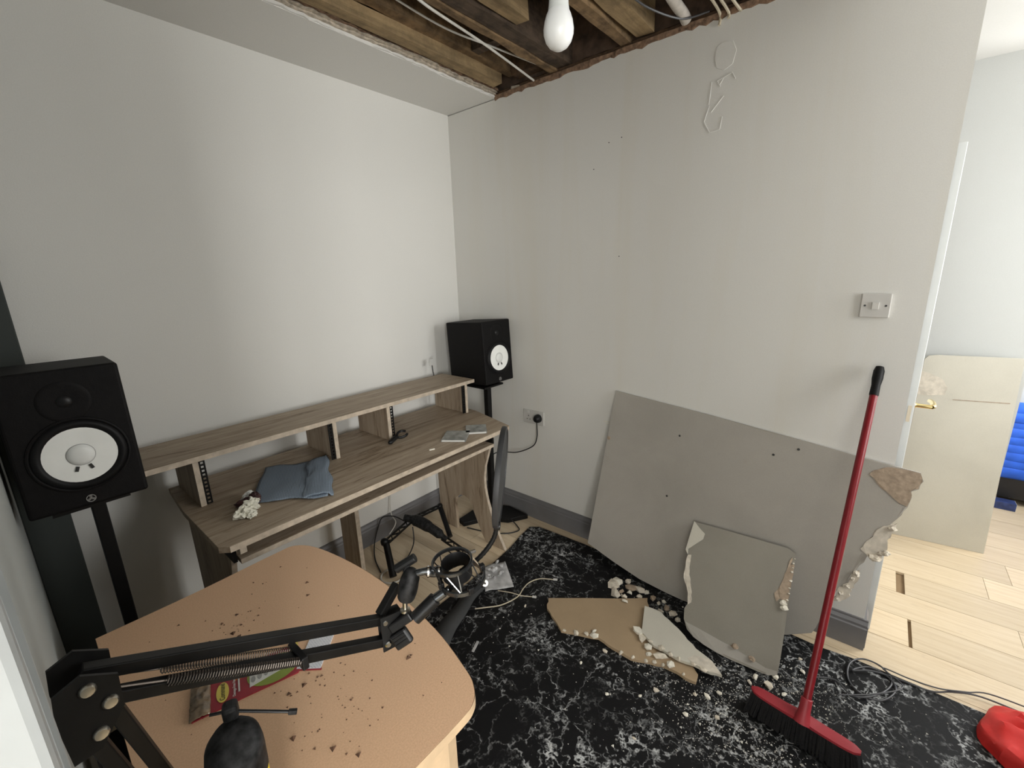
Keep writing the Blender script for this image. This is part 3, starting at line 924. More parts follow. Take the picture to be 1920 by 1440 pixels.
# ------------------------------------------------------------------ things on the desk
def cloth():
    # folded mesh cloth: quad with crumples, right part folded over itself
    A, B, Cc, D = Vector((-1.585, -0.50, 0)), Vector((-1.42, -0.215, 0)), Vector((-1.205, -0.345, 0)), Vector((-1.385, -0.690, 0))
    t = thing('mesh_cloth', 'crumpled light blue mesh cloth on the desk', 'cloth', (-1.40, -0.45, DZ))
    def fn(u, v):
        p = (A*(1-u)+D*u)*(1-v)+(B*(1-u)+Cc*u)*v
        z = DZ+0.004+0.005*(noise.noise(Vector((u*3, v*3, 2)))+0.6)+0.006*math.exp(-((v-0.15)/0.2)**2)*u
        p = p+Vector((0.012*noise.noise(Vector((u*3, v*3, 5))), 0.012*noise.noise(Vector((u*3, v*3, 9))), 0))
        return (p.x, p.y, z)
    b = MB(); b.grid(26, 26, fn); b.build('cloth_sheet', 'mesh_cloth', t, smooth=True, solid=0.003, angle=180)
    E, F, G, K = Vector((-1.455, -0.640, 0)), Vector((-1.285, -0.335, 0)), Vector((-1.188, -0.325, 0)), Vector((-1.365, -0.695, 0))
    def fn2(u, v):
        p = (E*(1-u)+K*u)*(1-v)+(F*(1-u)+G*u)*v
        z = DZ+0.014+0.007*math.sin(u*math.pi)+0.003*noise.noise(Vector((u*4, v*5, 7)))
        if u > 0.92: z -= 0.009
        p = p+Vector((0.014*noise.noise(Vector((u*2, v*4, 15))), 0.014*noise.noise(Vector((u*2, v*4, 19))), 0))
        return (p.x, p.y, z)
    b = MB(); b.grid(16, 26, fn2); b.build('folded_edge', 'mesh_cloth', t, smooth=True, solid=0.003, angle=180)
cloth()

def blob(c, rx, ry, rz, amp, seed, sub=3, flat=True):
    """crumpled lump resting on its underside"""
    bm = bmesh.new(); bmesh.ops.create_icosphere(bm, subdivisions=sub, radius=1)
    vs = []
    for v in bm.verts:
        d = v.co.normalized()
        k = 1+amp*noise.noise(d*2.3+Vector((seed, seed*2, 0)))+amp*0.5*noise.noise(d*6+Vector((0, seed, seed)))
        q = Vector((d.x*rx*k, d.y*ry*k, d.z*rz*k))
        if flat: q.z = max(q.z, -rz*0.75)
        vs.append(q+Vector(c))
    fs = [tuple(v.index for v in f.verts) for f in bm.faces]
    bm.free()
    return vs, fs
t = thing('crumpled_tissue', 'crumpled white tissue with dark stains beside the blue cloth', 'tissue', (-1.61, -0.54, DZ))
b = MB()
for c, r3, s in (((-1.640, -0.585, DZ+0.018), (0.026, 0.022, 0.021), 1), ((-1.608, -0.560, DZ+0.020), (0.026, 0.022, 0.024), 2), ((-1.585, -0.525, DZ+0.016), (0.02, 0.024, 0.018), 3), ((-1.620, -0.605, DZ+0.011), (0.016, 0.014, 0.012), 8)):
    b.add(*blob(c, r3[0], r3[1], r3[2], 0.7, s))
b.build('wad', 'tissue', t)
b = MB(); b.add(*blob((-1.570, -0.505, DZ+0.018), 0.018, 0.022, 0.022, 0.5, 4)); b.add(*blob((-1.600, -0.495, DZ+0.012), 0.034, 0.018, 0.014, 0.5, 5)); b.build('stained_fold', 'tissue_stain', t)
b = MB(); b.add(*blob((-1.575, -0.470, DZ+0.020), 0.024, 0.016, 0.016, 0.5, 6)); b.build('fold', 'pack_white', t)

t = thing('spring_clip', 'small black plastic spring clip lying beside a shelf divider', 'clip', (-0.87, -0.405, DZ))
b = MB(); b.tube(smooth_path([(-0.912, -0.424, DZ+0.010), (-0.885, -0.412, DZ+0.016), (-0.86, -0.402, DZ+0.016)], 4), [0.010, 0.010, 0.011, 0.012, 0.012, 0.012, 0.011, 0.011, 0.011], 8)
b.add(*blob((-0.917, -0.428, DZ+0.012), 0.014, 0.012, 0.012, 0.1, 3, 2)); b.build('grip', 'black_plastic', t, smooth=True)
for s in (-1, 1):
    b = MB(); b.tube(smooth_path([(-0.862, -0.402, DZ+0.016), (-0.842, -0.398+s*0.014, DZ+0.018+s*0.008), (-0.815, -0.398+s*0.018, DZ+0.022+s*0.008), (-0.800, -0.402+s*0.006, DZ+0.022+s*0.006)], 4), 0.0065, 6); b.build('jaw', 'black_plastic', t, smooth=True)

def case(label, c, yaw, dz, w=0.142, d=0.125):
    t = thing('disc_case', label, 'case', (c[0], c[1], dz))
    ax = ((math.cos(yaw), math.sin(yaw), 0), (-math.sin(yaw), math.cos(yaw), 0), (0, 0, 1))
    b = MB(); b.obox((c[0], c[1], dz+0.0032), (w, d, 0.006), ax); b.build('case_tray', 'clear_plastic', t, bevel=0.001)
    a = Vector(ax[0]); bb = Vector(ax[1])
    b = MB(); b.obox(Vector((c[0], c[1], dz+0.0075))+a*0.004, (w-0.012, d, 0.0022), ax); b.build('case_lid', 'clear_plastic', t, bevel=0.0006)
    b = MB(); b.obox(Vector((c[0], c[1], dz+0.0055))-a*(w/2), (0.002, d-0.01, 0.008), ax); b.build('hinge_spine', 'white_plastic', t)
case('clear plastic disc case nearer the blue cloth', (-0.655, -0.618, 0), 0.62, DZ+0.0005)
case('clear plastic disc case nearer the right end of the desk', (-0.520, -0.630, 0), 0.80, DZ+0.0005, 0.125, 0.11)
b = MB(); b.obox((-0.842, -0.650, DZ+0.003), (0.026, 0.008, 0.005), ((1, -0.4, 0), (0.4, 1, 0), (0, 0, 1)))
single(b, 'plaster_chip', 'gypsum_white', 'tiny white plaster chip near the front edge of the desk', 'chip')

# ------------------------------------------------------------------ light bulb on its pendant
t = thing('light_bulb', 'unlit frosted white light bulb hanging from the ceiling void', 'light bulb', (-1.229, -1.631, 2.0))
bx, by, bz = -1.227, -1.630, 2.040
b = MB(); b.lathe([(0.0, -0.034), (0.010, -0.0325), (0.019, -0.027), (0.026, -0.018), (0.030, -0.006), (0.0305, 0.004), (0.0285, 0.016), (0.0245, 0.028), (0.0215, 0.034)], (bx, by, bz), (0.01, 0.0, 1), 32); b.build('globe', 'bulb', t, smooth=True)
b = MB(); b.lathe([(0.0215, 0.034), (0.0198, 0.045), (0.0185, 0.062), (0.0175, 0.075), (0.0135, 0.079), (0.0, 0.079)], (bx, by, bz), (0.01, 0, 1), 32); b.build('collar', 'bulb_base', t, smooth=True)
b = MB(); b.lathe([(0.0125, 0.078), (0.0165, 0.082), (0.018, 0.11), (0.015, 0.14), (0.006, 0.15)], (bx, by, bz), (0.01, 0, 1), 20); b.build('lamp_holder', 'white_plastic', t, smooth=True)
b = MB(); b.tube([(bx+0.0015, by, bz+0.148), (bx+0.003, by, bz+0.4), (bx+0.004, by, 2.757)], 0.0032, 8); b.build('flex', 'white_cable', t)

# ------------------------------------------------------------------ switch and socket
t = thing('light_switch', 'square white light switch on the right wall', 'light switch', (0, -2.189, 1.38))
b = MB(); b.box(-0.010, 0.0, -2.232, -2.146, 1.378, 1.464); b.build('face_plate', 'switch_plastic', t, bevel=0.003)
b = MB(); b.obox((-0.0125, -2.189, 1.421), (0.006, 0.020, 0.026), ((1, 0, 0.12), (0, 1, 0), (-0.12, 0, 1))); b.build('rocker', 'white_plastic', t, bevel=0.001)
for s in (-1, 1):
    b = MB(); b.lathe([(0.0035, 0.0), (0.0032, 0.0012), (0, 0.0014)], (-0.010, -2.189+s*0.030, 1.421), (-1, 0, 0), 10); b.build('screw', 'ink', t)
t = thing('wall_socket', 'double white wall socket near the corner', 'socket', (0, -0.625, 0.655))
b = MB(); b.box(-0.010, 0.0, -0.705, -0.548, 0.655, 0.743); b.build('face_plate', 'switch_plastic', t, bevel=0.003)
for y in (-0.59,):
    for dy, dz, w, h in ((0, 0.012, 0.005, 0.009), (-0.011, -0.010, 0.008, 0.004), (0.011, -0.010, 0.008, 0.004)):
        b = MB(); b.box(-0.0106, -0.0099, y+dy-w/2, y+dy+w/2, 0.692+dz-h/2, 0.692+dz+h/2); b.build('pin_hole', 'ink', t)
    b = MB(); b.box(-0.0125, -0.010, y-0.007, y+0.007, 0.722, 0.738); b.build('rocker', 'white_plastic', t, bevel=0.001)
t = thing('mains_plug', 'black mains plug in the wall socket with trailing lead', 'plug', (-0.01, -0.668, 0.66))
b = MB(); b.lathe([(0.026, 0.0), (0.027, 0.008), (0.023, 0.024), (0.017, 0.034), (0.010, 0.038), (0, 0.038)], (-0.0107, -0.668, 0.700), (-1, 0, 0), 22); b.build('plug_body', 'black_plastic', t, smooth=True)
b = MB(); b.tube(smooth_path([(-0.03, -0.668, 0.682), (-0.034, -0.672, 0.65), (-0.034, -0.672, 0.59), (-0.034, -0.65, 0.53), (-0.04, -0.59, 0.485), (-0.06, -0.52, 0.455), (-0.10, -0.46, 0.455), (-0.15, -0.40, 0.44), (-0.20, -0.33, 0.30), (-0.22, -0.29, 0.06)], 6), 0.0034, 8); b.build('lead', 'black_cable', t, smooth=True)

# ------------------------------------------------------------------ plasterboard
NB = (-0.98026, -0.02098, 0.19659)
BIG = [(-0.014,-1.183,0.953),(-0.013,-1.401,0.932),(-0.013,-1.657,0.907),(-0.014,-1.880,0.881),(-0.014,-2.076,0.859),(-0.014,-2.216,0.841),(-0.014,-2.310,0.831),(-0.014,-2.359,0.827),(-0.014,-2.399,0.823),(-0.020,-2.410,0.795),(-0.026,-2.402,0.763),(-0.029,-2.383,0.750),(-0.033,-2.387,0.729),(-0.041,-2.381,0.691),(-0.048,-2.368,0.657),(-0.053,-2.354,0.632),(-0.058,-2.341,0.611),(-0.063,-2.316,0.586),(-0.072,-2.293,0.545),(-0.079,-2.311,0.509),(-0.088,-2.292,0.467),(-0.096,-2.276,0.429),(-0.104,-2.258,0.391),(-0.112,-2.251,0.349),(-0.119,-2.226,0.317),(-0.133,-2.213,0.249),(-0.146,-2.195,0.185),(-0.158,-2.176,0.128),(-0.165,-2.165,0.098),(-0.177,-2.078,0.047),(-0.185,-1.934,0.024),(-0.195,-1.656,0.0125),(-0.196,-1.578,0.015),(-0.195,-1.438,0.026),(-0.191,-1.284,0.061),(-0.185,-1.124,0.106)]
PATCH = [(-0.027,-2.257,0.781),(-0.022,-2.269,0.801),(-0.017,-2.305,0.822),(-0.015,-2.359,0.825),(-0.015,-2.398,0.821),(-0.021,-2.407,0.794),(-0.027,-2.400,0.765),(-0.030,-2.381,0.751),(-0.034,-2.386,0.729),(-0.042,-2.378,0.692),(-0.041,-2.356,0.698),(-0.035,-2.313,0.732)]
TEAR1 = [(-0.084,-2.269,0.493),(-0.076,-2.284,0.530),(-0.063,-2.315,0.591),(-0.058,-2.343,0.613),(-0.056,-2.360,0.622),(-0.064,-2.351,0.582),(-0.070,-2.342,0.555),(-0.077,-2.347,0.519),(-0.083,-2.337,0.490),(-0.090,-2.313,0.458),(-0.087,-2.291,0.477)]
TEAR2 = [(-0.132,-2.215,0.260),(-0.119,-2.226,0.322),(-0.113,-2.252,0.350),(-0.105,-2.258,0.392),(-0.101,-2.279,0.409),(-0.109,-2.279,0.366),(-0.117,-2.264,0.327),(-0.125,-2.259,0.292),(-0.130,-2.237,0.265)]
NS = (-0.82764, -0.01138, 0.56115)
SMALL = [(-0.140,-1.665,0.416),(-0.135,-1.799,0.420),(-0.132,-1.927,0.423),(-0.129,-2.042,0.425),(-0.136,-2.069,0.414),(-0.164,-2.075,0.373),(-0.200,-2.075,0.319),(-0.256,-2.079,0.237),(-0.312,-2.083,0.153),(-0.368,-2.086,0.071),(-0.397,-2.086,0.029),(-0.407,-2.058,0.020),(-0.411,-2.022,0.019),(-0.414,-1.975,0.018),(-0.416,-1.926,0.0175),(-0.416,-1.875,0.018),(-0.411,-1.819,0.020),(-0.404,-1.772,0.027),(-0.393,-1.740,0.041),(-0.374,-1.718,0.070),(-0.350,-1.710,0.105),(-0.338,-1.718,0.123),(-0.314,-1.710,0.159),(-0.290,-1.686,0.194),(-0.273,-1.674,0.220),(-0.225,-1.672,0.290),(-0.178,-1.666,0.360)]
SEDGE = [(-0.379,-1.725,0.064),(-0.380,-1.784,0.061),(-0.383,-1.862,0.055),(-0.385,-1.934,0.052),(-0.390,-1.996,0.042),(-0.394,-2.044,0.035),(-0.390,-2.082,0.041),(-0.397,-2.086,0.030),(-0.407,-2.058,0.019),(-0.411,-2.022,0.017),(-0.413,-1.975,0.016),(-0.416,-1.926,0.015),(-0.416,-1.875,0.016),(-0.411,-1.819,0.020),(-0.403,-1.772,0.027)]
SFLAP = [(-0.144,-1.666,0.421),(-0.158,-1.700,0.399),(-0.166,-1.723,0.387),(-0.180,-1.721,0.366),(-0.198,-1.696,0.341),(-0.216,-1.670,0.314),(-0.230,-1.674,0.293),(-0.220,-1.659,0.309),(-0.181,-1.662,0.366)]
STORN = [(-0.146,-2.062,0.400),(-0.164,-2.075,0.373),(-0.201,-2.075,0.320),(-0.231,-2.076,0.275),(-0.247,-2.070,0.252),(-0.244,-2.047,0.257),(-0.253,-2.038,0.244),(-0.237,-2.025,0.268),(-0.208,-2.043,0.309),(-0.177,-2.052,0.355)]
SLEFT = [(-0.226,-1.672,0.290),(-0.223,-1.686,0.294),(-0.262,-1.695,0.237),(-0.308,-1.724,0.168),(-0.332,-1.732,0.133),(-0.339,-1.721,0.123),(-0.314,-1.710,0.160),(-0.291,-1.686,0.195),(-0.274,-1.674,0.220)]
BROWN = [(-0.588,-1.139),(-0.474,-1.287),(-0.382,-1.412),(-0.294,-1.520),(-0.414,-1.576),(-0.517,-1.664),(-0.535,-1.793),(-0.575,-1.845),(-0.613,-1.849),(-0.619,-1.811),(-0.612,-1.775),(-0.617,-1.717),(-0.665,-1.606),(-0.662,-1.518),(-0.652,-1.449),(-0.676,-1.399),(-0.719,-1.300),(-0.683,-1.240),(-0.647,-1.173)]
PALE = [(-0.371,-1.538),(-0.363,-1.576),(-0.364,-1.617),(-0.399,-1.681),(-0.433,-1.744),(-0.472,-1.803),(-0.495,-1.875),(-0.538,-1.922),(-0.555,-1.862),(-0.554,-1.819),(-0.567,-1.770),(-0.562,-1.714),(-0.563,-1.660),(-0.527,-1.591)]

def rough_poly(poly, seg, amp, seed, skip=()):
    """subdivide an outline and jitter the new points a little in its own plane"""
    rd = random.Random(seed); P = [Vector(p) for p in poly]; out = []
    for i, p in enumerate(P):
        q = P[(i+1) % len(P)]
        out.append(p)
        if i in skip: continue
        d = q-p; m = int(d.length/seg)
        for k in range(1, m+1):
            t = k/(m+1)
            out.append(p+d*t+Vector((rd.uniform(-amp, amp)*0.3, rd.uniform(-amp, amp), rd.uniform(-amp, amp)*(0 if abs(d.z) < 1e-5 else 1))))
    return out

class Lumps:
    """a few broken lumps, each a part of its own"""
    def __init__(self, items): self.items = items
    def build(self, name, m, parent, kind=None):
        if kind == 'stuff':
            b = MB()
            for v, f in self.items: b.add(v, f)
            return b.build(name, m, parent, kind=kind)
        for v, f in self.items:
            b = MB(); b.add(v, f); b.build(name, m, parent)
def lumps(pts, r0, r1, seed, sub=1, amp=0.7):
    rd = random.Random(seed); items = []
    for p in pts:
        s = rd.uniform(r0, r1)
        items.append(blob(p, s*rd.uniform(0.7, 1.3), s*rd.uniform(0.7, 1.3), s*rd.uniform(0.5, 0.9), amp, rd.uniform(0, 50), sub))
    return Lumps(items)

t = thing('plasterboard_sheet', 'large grey plasterboard sheet with a broken right edge leaning on the wall', 'plasterboard', (-0.12, -1.75, RUG))
nv = Vector(NB)
b = MB(); b.slab(rough_poly(BIG, 0.03, 0.004, 5, skip=(0, 1, 2, 3, 4, 5, 6, 7, 28, 29, 30, 31, 32, 33, 34, 35)), NB, 0.012); b.build('sheet', 'plasterboard', t)
b = MB(); b.slab(rough_poly([Vector(p)+nv*0.0008 for p in PATCH], 0.02, 0.003, 6), NB, 0.001); b.build('torn_patch', 'board_core', t, label='brown patch where the paper is torn off')
b = MB(); b.slab([Vector(p)+nv*0.001 for p in rough_poly(TEAR1, 0.015, 0.004, 7)], NB, 0.010); b.build('torn_edge', 'torn_paper', t)
b = MB(); b.slab([Vector(p)+nv*0.001 for p in rough_poly(TEAR2, 0.012, 0.004, 8)], NB, 0.010); b.build('torn_edge', 'torn_paper', t)
lumps([(-0.083, -2.345, 0.505), (-0.086, -2.335, 0.498), (-0.092, -2.318, 0.478), (-0.062, -2.350, 0.60)], 0.010, 0.018, 3, 2).build('gypsum_lump', 'gypsum', t)
lumps([(-0.112, -2.262, 0.372), (-0.125, -2.236, 0.30), (-0.118, -2.25, 0.335), (-0.131, -2.226, 0.272), (-0.107, -2.27, 0.395)], 0.008, 0.014, 9, 2).build('gypsum_lump', 'torn_paper', t)
for y, z in ((-1.537, 0.786), (-1.934, 0.784), (-2.020, 0.826), (-1.515, 0.484)):
    # on the sheet's plane
    x = -0.014-((y+1.183)*(-0.02098)+(z-0.953)*0.19659)/(-0.98026)
    b = MB(); b.lathe([(0.0052, 0.0), (0.0045, 0.0012), (0.0, 0.0012)], Vector((x, y, z)), NB, 10); b.build('screw_hole', 'ink', t)
b = MB(); b.lathe([(0.010, 0.0), (0.009, 0.0015), (0.0, 0.002)], Vector((-0.0655, -1.175, 0.702)), NB, 10); b.build('screw_hole', 'board_core', t)

t = thing('plasterboard_offcut', 'smaller plasterboard offcut with folded paper leaning on the large sheet', 'plasterboard', (-0.28, -1.88, RUG))
nv = Vector(NS)
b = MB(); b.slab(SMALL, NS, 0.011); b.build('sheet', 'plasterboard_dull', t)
b = MB(); b.slab([Vector(p)+nv*0.001 for p in SEDGE], NS, 0.001); b.build('exposed_edge', 'plasterboard', t)
b = MB(); b.slab([Vector(p)+nv*0.001 for p in rough_poly(STORN, 0.02, 0.003, 2)], NS, 0.001); b.build('torn_patch', 'board_core', t)
b = MB(); b.slab([Vector(p)+nv*0.001 for p in rough_poly(SLEFT, 0.02, 0.003, 3)], NS, 0.001); b.build('torn_patch', 'torn_paper', t)
b = MB(); b.slab([Vector(p)+nv*0.004 for p in SFLAP], NS, 0.001); b.build('paper_flap', 'plasterboard_pale', t, label='folded flap of pale paper')
def along(p, q, n, seed, j=0.006):
    rd = random.Random(seed); p = Vector(p); q = Vector(q)
    return [p+(q-p)*((k+rd.random())/n)+Vector((rd.uniform(-j, j), rd.uniform(-j, j), rd.uniform(-j, j)*0.4)) for k in range(n)]
lumps([Vector(p)+nv*0.002 for p in along((-0.136, -2.069, 0.414), (-0.245, -2.073, 0.25), 9, 2, 0.002)], 0.0035, 0.006, 4, 1).build('gypsum_rim', 'gypsum_white', t)
lumps([Vector((-0.262, -2.066, 0.235)), Vector((-0.255, -2.06, 0.25)), Vector((-0.402, -2.082, 0.022))], 0.009, 0.013, 5, 2).build('gypsum_lump', 'gypsum_white', t)
lumps([Vector((-0.383, -1.93, 0.060)), Vector((-0.392, -1.995, 0.046))], 0.009, 0.013, 6, 2).build('gypsum_lump', 'board_core', t)

t = thing('plasterboard_offcut', 'broken plasterboard piece lying brown side up on the rug', 'plasterboard', (-0.55, -1.5, RUG))
def bz(p):   # tilts up a little towards the wall
    return RUG+0.0135+0.02*max(0, (p[0]+0.60))
b = MB(); b.slab(rough_poly([(p[0], p[1], 0.0225) for p in BROWN], 0.03, 0.006, 12, skip=(0, 1, 2)), (0, 0, 1), 0.0125); b.build('sheet', 'plasterboard_brown', t)
lumps([Vector((x, y, 0.022)) for x, y in [(-0.615, -1.72), (-0.64, -1.66), (-0.655, -1.61), (-0.625, -1.69), (-0.665, -1.56), (-0.61, -1.80), (-0.69, -1.36), (-0.71, -1.31)]], 0.007, 0.013, 14, 1).build('gypsum_rim', 'gypsum', t)
t = thing('plasterboard_offcut', 'pale pointed plasterboard piece lying on top of the brown one', 'plasterboard', (-0.47, -1.7, 0.0235))
def pz(p): return 0.040
b = MB(); b.slab(rough_poly([(x, y, 0.040) for x, y in PALE], 0.03, 0.005, 15, skip=(13, 0)), (0, 0, 1), 0.0118); b.build('sheet', 'plasterboard_pale', t)
b = MB(); b.slab(rough_poly([(x, y, 0.0412) for x, y in [(-0.495,-1.870),(-0.538,-1.920),(-0.555,-1.862),(-0.552,-1.819),(-0.540,-1.79),(-0.51,-1.81)]], 0.02, 0.006, 16), (0, 0, 1), 0.001); b.build('torn_patch', 'torn_paper', t)
lumps([Vector((x, y, 0.040)) for x, y in [(-0.562, -1.73), (-0.566, -1.765), (-0.555, -1.82), (-0.556, -1.86), (-0.560, -1.69), (-0.55, -1.64)]], 0.008, 0.014, 17, 1).build('gypsum_rim', 'gypsum', t)

# loose fragments: each its own thing
def fragment(loc, s, seed, m, label, group, flatz=0.45):
    b = MB(); rd = random.Random(seed)
    a = rd.uniform(0, math.pi)
    vs, fs = blob((0, 0, 0), s, s*rd.uniform(0.55, 0.95), s*flatz, 0.75, seed*1.7, 1)
    R = Matrix.Rotation(a, 3, 'Z')
    vs = [R @ v for v in vs]
    lo = min(v.z for v in vs)
    b.add([v+Vector((loc[0], loc[1], loc[2]-lo)) for v in vs], fs)
    return single(b, 'plaster_fragment', m, label, 'rubble', group)
ORD = ['leftmost', 'second', 'third', 'fourth', 'fifth', 'sixth', 'seventh', 'eighth', 'ninth', 'tenth', 'eleventh', 'twelfth', 'thirteenth', 'fourteenth', 'fifteenth', 'sixteenth', 'seventeenth', 'eighteenth', 'nineteenth', 'twentieth']
def from_left(pts):
    """order points as they stand from left to right in the picture"""
    inv = cam.matrix_world.inverted()
    def sx(p):
        q = inv @ Vector((p[0], p[1], 0.02)); return q.x/-q.z
    return sorted(pts, key=sx)
def ordlabel(k, n, what, where_):
    if k == 0: return 'leftmost %s %s' % (what, where_)
    if k == n-1: return 'rightmost %s %s' % (what, where_)
    return '%s %s from the left %s' % (ORD[k], what, where_)
MATN = {'gypsum': 'beige', 'torn_paper': 'papery beige', 'gypsum_white': 'whitish', 'board_core': 'brownish'}
G1 = 'plaster rubble heaped at the foot of the large sheet'
pts = from_left([(-0.302,-1.342,.034),(-0.268,-1.350,.030),(-0.235,-1.390,.018),(-0.345,-1.375,.034),(-0.306,-1.431,.016),(-0.256,-1.465,.020),(-0.250,-1.500,.014),(-0.27,-1.539,.018),(-0.289,-1.574,.016),(-0.30,-1.616,.018),(-0.314,-1.652,.020),(-0.335,-1.679,.016),(-0.27,-1.42,.032),(-0.32,-1.395,.014),(-0.30,-1.48,.016),(-0.33,-1.60,.014),(-0.26,-1.59,.012),(-0.35,-1.42,.018)])
for k, (x, y, sz) in enumerate(pts):
    m = ['gypsum', 'torn_paper', 'gypsum_white', 'board_core'][k % 4]
    fragment((x, y, RUG), sz, k+3, m, ordlabel(k, len(pts), MATN[m]+' plaster fragment', 'in the heap at the large sheet'), G1, 0.35 if sz > 0.025 else 0.6)
G2 = 'plaster fragments on the brown plasterboard piece'
pts = from_left([(-0.525,-1.575,0.026),(-0.545,-1.605,0.024),(-0.575,-1.64,0.020),(-0.590,-1.70,0.026),(-0.600,-1.745,0.022),(-0.655,-1.43,0.018),(-0.635,-1.42,0.014),(-0.67,-1.40,0.012),(-0.36,-1.43,0.018),(-0.385,-1.445,0.016),(-0.605,-1.655,0.014)])
for k, (x, y, sz) in enumerate(pts):
    m = 'gypsum_white' if k % 3 else 'gypsum'
    fragment((x, y, 0.0227), sz, k+60, m, ordlabel(k, len(pts), MATN[m]+' plaster fragment', 'on the brown plasterboard piece'), G2, 0.5)
G3 = 'plaster fragments scattered on the rug'
pts = from_left([(-0.690,-1.074,0.010),(-0.733,-1.74,0.012),(-0.791,-1.702,0.008),(-0.448,-2.067,0.014),(-0.480,-2.009,0.010),(-0.456,-2.12,0.012),(-0.64,-1.90,0.014),(-0.66,-1.86,0.010),(-0.60,-1.93,0.012),(-0.236,-2.144,0.008),(-0.44,-2.02,0.016),(-0.70,-1.95,0.009),(-0.76,-1.86,0.010),(-0.86,-1.60,0.009),(-0.95,-1.75,0.007),(-0.80,-1.45,0.008),(-0.30,-2.16,0.010),(-0.69,-1.50,0.010)])
for k, (x, y, sz) in enumerate(pts):
    m = 'gypsum_white' if k % 2 else 'gypsum'
    fragment((x, y, RUG), sz, k+90, m, ordlabel(k, len(pts), MATN[m]+' plaster crumb', 'among those lying loose on the rug'), G3, 0.6)

# fine crumbs and dust on the rug: nobody could count it
def crumbs(name, n, fn, m, label, cat, s0, s1, z):
    b = MB(); rd = random.Random(31)
    for _ in range(n):
        x, y = fn(rd); s = rd.uniform(s0, s1)*(1 if rd.random() < 0.92 else 2.2); a = rd.uniform(0, 6.28)
        c = [(x+s*math.cos(a+k*2.094), y+s*math.sin(a+k*2.094), z) for k in range(3)]
        c.append((x+rd.uniform(-.3, .3)*s, y+rd.uniform(-.3, .3)*s, z+s*rd.uniform(0.4, 1.0)))
        b.add(c, [(0, 2, 1), (0, 1, 3), (1, 2, 3), (2, 0, 3)])
    o = b.build(name, m)
    recentre(o)
    return tag(o, label, cat, kind='stuff')
def where(rd):
    q = rd.random()
    if q < 0.42: return (rd.gauss(-0.66, 0.13), rd.gauss(-2.02, 0.14))
    if q < 0.62: return (rd.gauss(-0.40, 0.07), rd.gauss(-2.16, 0.12))
    if q < 0.80: return (rd.gauss(-0.60, 0.12), rd.gauss(-1.86, 0.14))
    return (rd.uniform(-1.15, -0.2), rd.uniform(-2.6, -1.0))
def inside(x, y, poly):
    c_ = False; j_ = len(poly)-1
    for i_ in range(len(poly)):
        xi, yi = poly[i_][0], poly[i_][1]; xj, yj = poly[j_][0], poly[j_][1]
        if (yi > y) != (yj > y) and x < (xj-xi)*(y-yi)/(yj-yi)+xi: c_ = not c_
        j_ = i_
    return c_
def where_clear(rd):
    while True:
        x, y = where(rd)
        if inside(x, y, BROWN) or inside(x, y, PALE) or inside(x, y, SMALL): continue
        if -0.65 < x < -0.56 and -2.37 < y < -2.0: continue
        if not (-1.46 < x < -0.12): continue
        return x, y
crumbs('plaster_crumbs', 1900, where_clear, 'dust', 'fine white plaster crumbs swept together on the rug', 'crumbs', 0.0008, 0.0028, RUG)

# ------------------------------------------------------------------ broom
t = thing('broom', 'red broom with black bristles leaning against the right wall', 'broom', (-0.60, -2.19, RUG))
foot = Vector((-0.606, -2.188, 0.128)); tip = Vector((-0.022, -2.232, 1.205))
ax = (tip-foot).normalized()
b = MB(); b.tube([foot, tip-ax*0.10], 0.0125, 16); b.build('handle', 'red_metal', t, smooth=True)
b = MB(); b.lathe([(0.0135, -0.115), (0.0145, -0.11), (0.0135, -0.075), (0.0165, -0.05), (0.0165, -0.02), (0.012, -0.004), (0.0, 0.0)], tip, ax, 18); b.build('grip', 'black_rubber', t, smooth=True)
c0 = Vector((-0.588, -2.030, 0.098)); c1 = Vector((-0.627, -2.342, 0.098))
d = (c1-c0).normalized(); s = d.cross(Vector((0, 0, 1)))
b = MB()
prof = []
n = 22; rows = []
for i in range(n+1):
    u = i/n
    k = (max(0.0, 1-(2*u-1)**6))**0.5
    w = 0.017*k+0.005
    h = 0.014+0.008*math.exp(-((u-0.5)/0.12)**2)
    p = c0+(c1-c0)*u
    rows.append([p-s*w, p-s*w*0.96+Vector((0, 0, h*0.55)), p+Vector((0, 0, h)), p+s*w*0.96+Vector((0, 0, h*0.55)), p+s*w, p-Vector((0, 0, 0.004))])
vs = [q for rr_ in rows for q in rr_]; fs = []
for i in range(n):
    for k in range(6): fs.append((i*6+k, i*6+(k+1) % 6, i*6+6+(k+1) % 6, i*6+6+k))
fs += [(5, 4, 3, 2, 1, 0), tuple(n*6+k for k in range(6))]
b.add(vs, fs); b.build('head', 'red_plastic', t, smooth=True, angle=50)
b = MB(); b.lathe([(0.026, -0.012), (0.020, 0.012), (0.0175, 0.03), (0.0168, 0.065), (0.0135, 0.067)], foot-ax*0.022, ax, 18); b.build('socket', 'red_plastic', t, smooth=True)
# bristles: rows of stout tufts splaying down to the rug
b = MB(); rd = random.Random(8)
for i in range(64):
    u = (i+0.5)/64
    p = c0+(c1-c0)*(0.015+0.97*u)
    for j in range(7):
        v = (j-3)/3
        q = p+s*(v*0.015)+Vector((0, 0, 0.0))
        e = Vector((p.x, p.y, RUG+0.0015))+s*(v*0.026-0.002)+d*((u-0.5)*0.030)+Vector((rd.uniform(-.004, .004), rd.uniform(-.004, .004), 0))
        b.tube([q, (q+e)/2+Vector((rd.uniform(-.002, .002), rd.uniform(-.002, .002), 0)), e], [0.0034, 0.0038, 0.0036], 5)
b.build('bristles', 'bristle', t, kind='stuff')

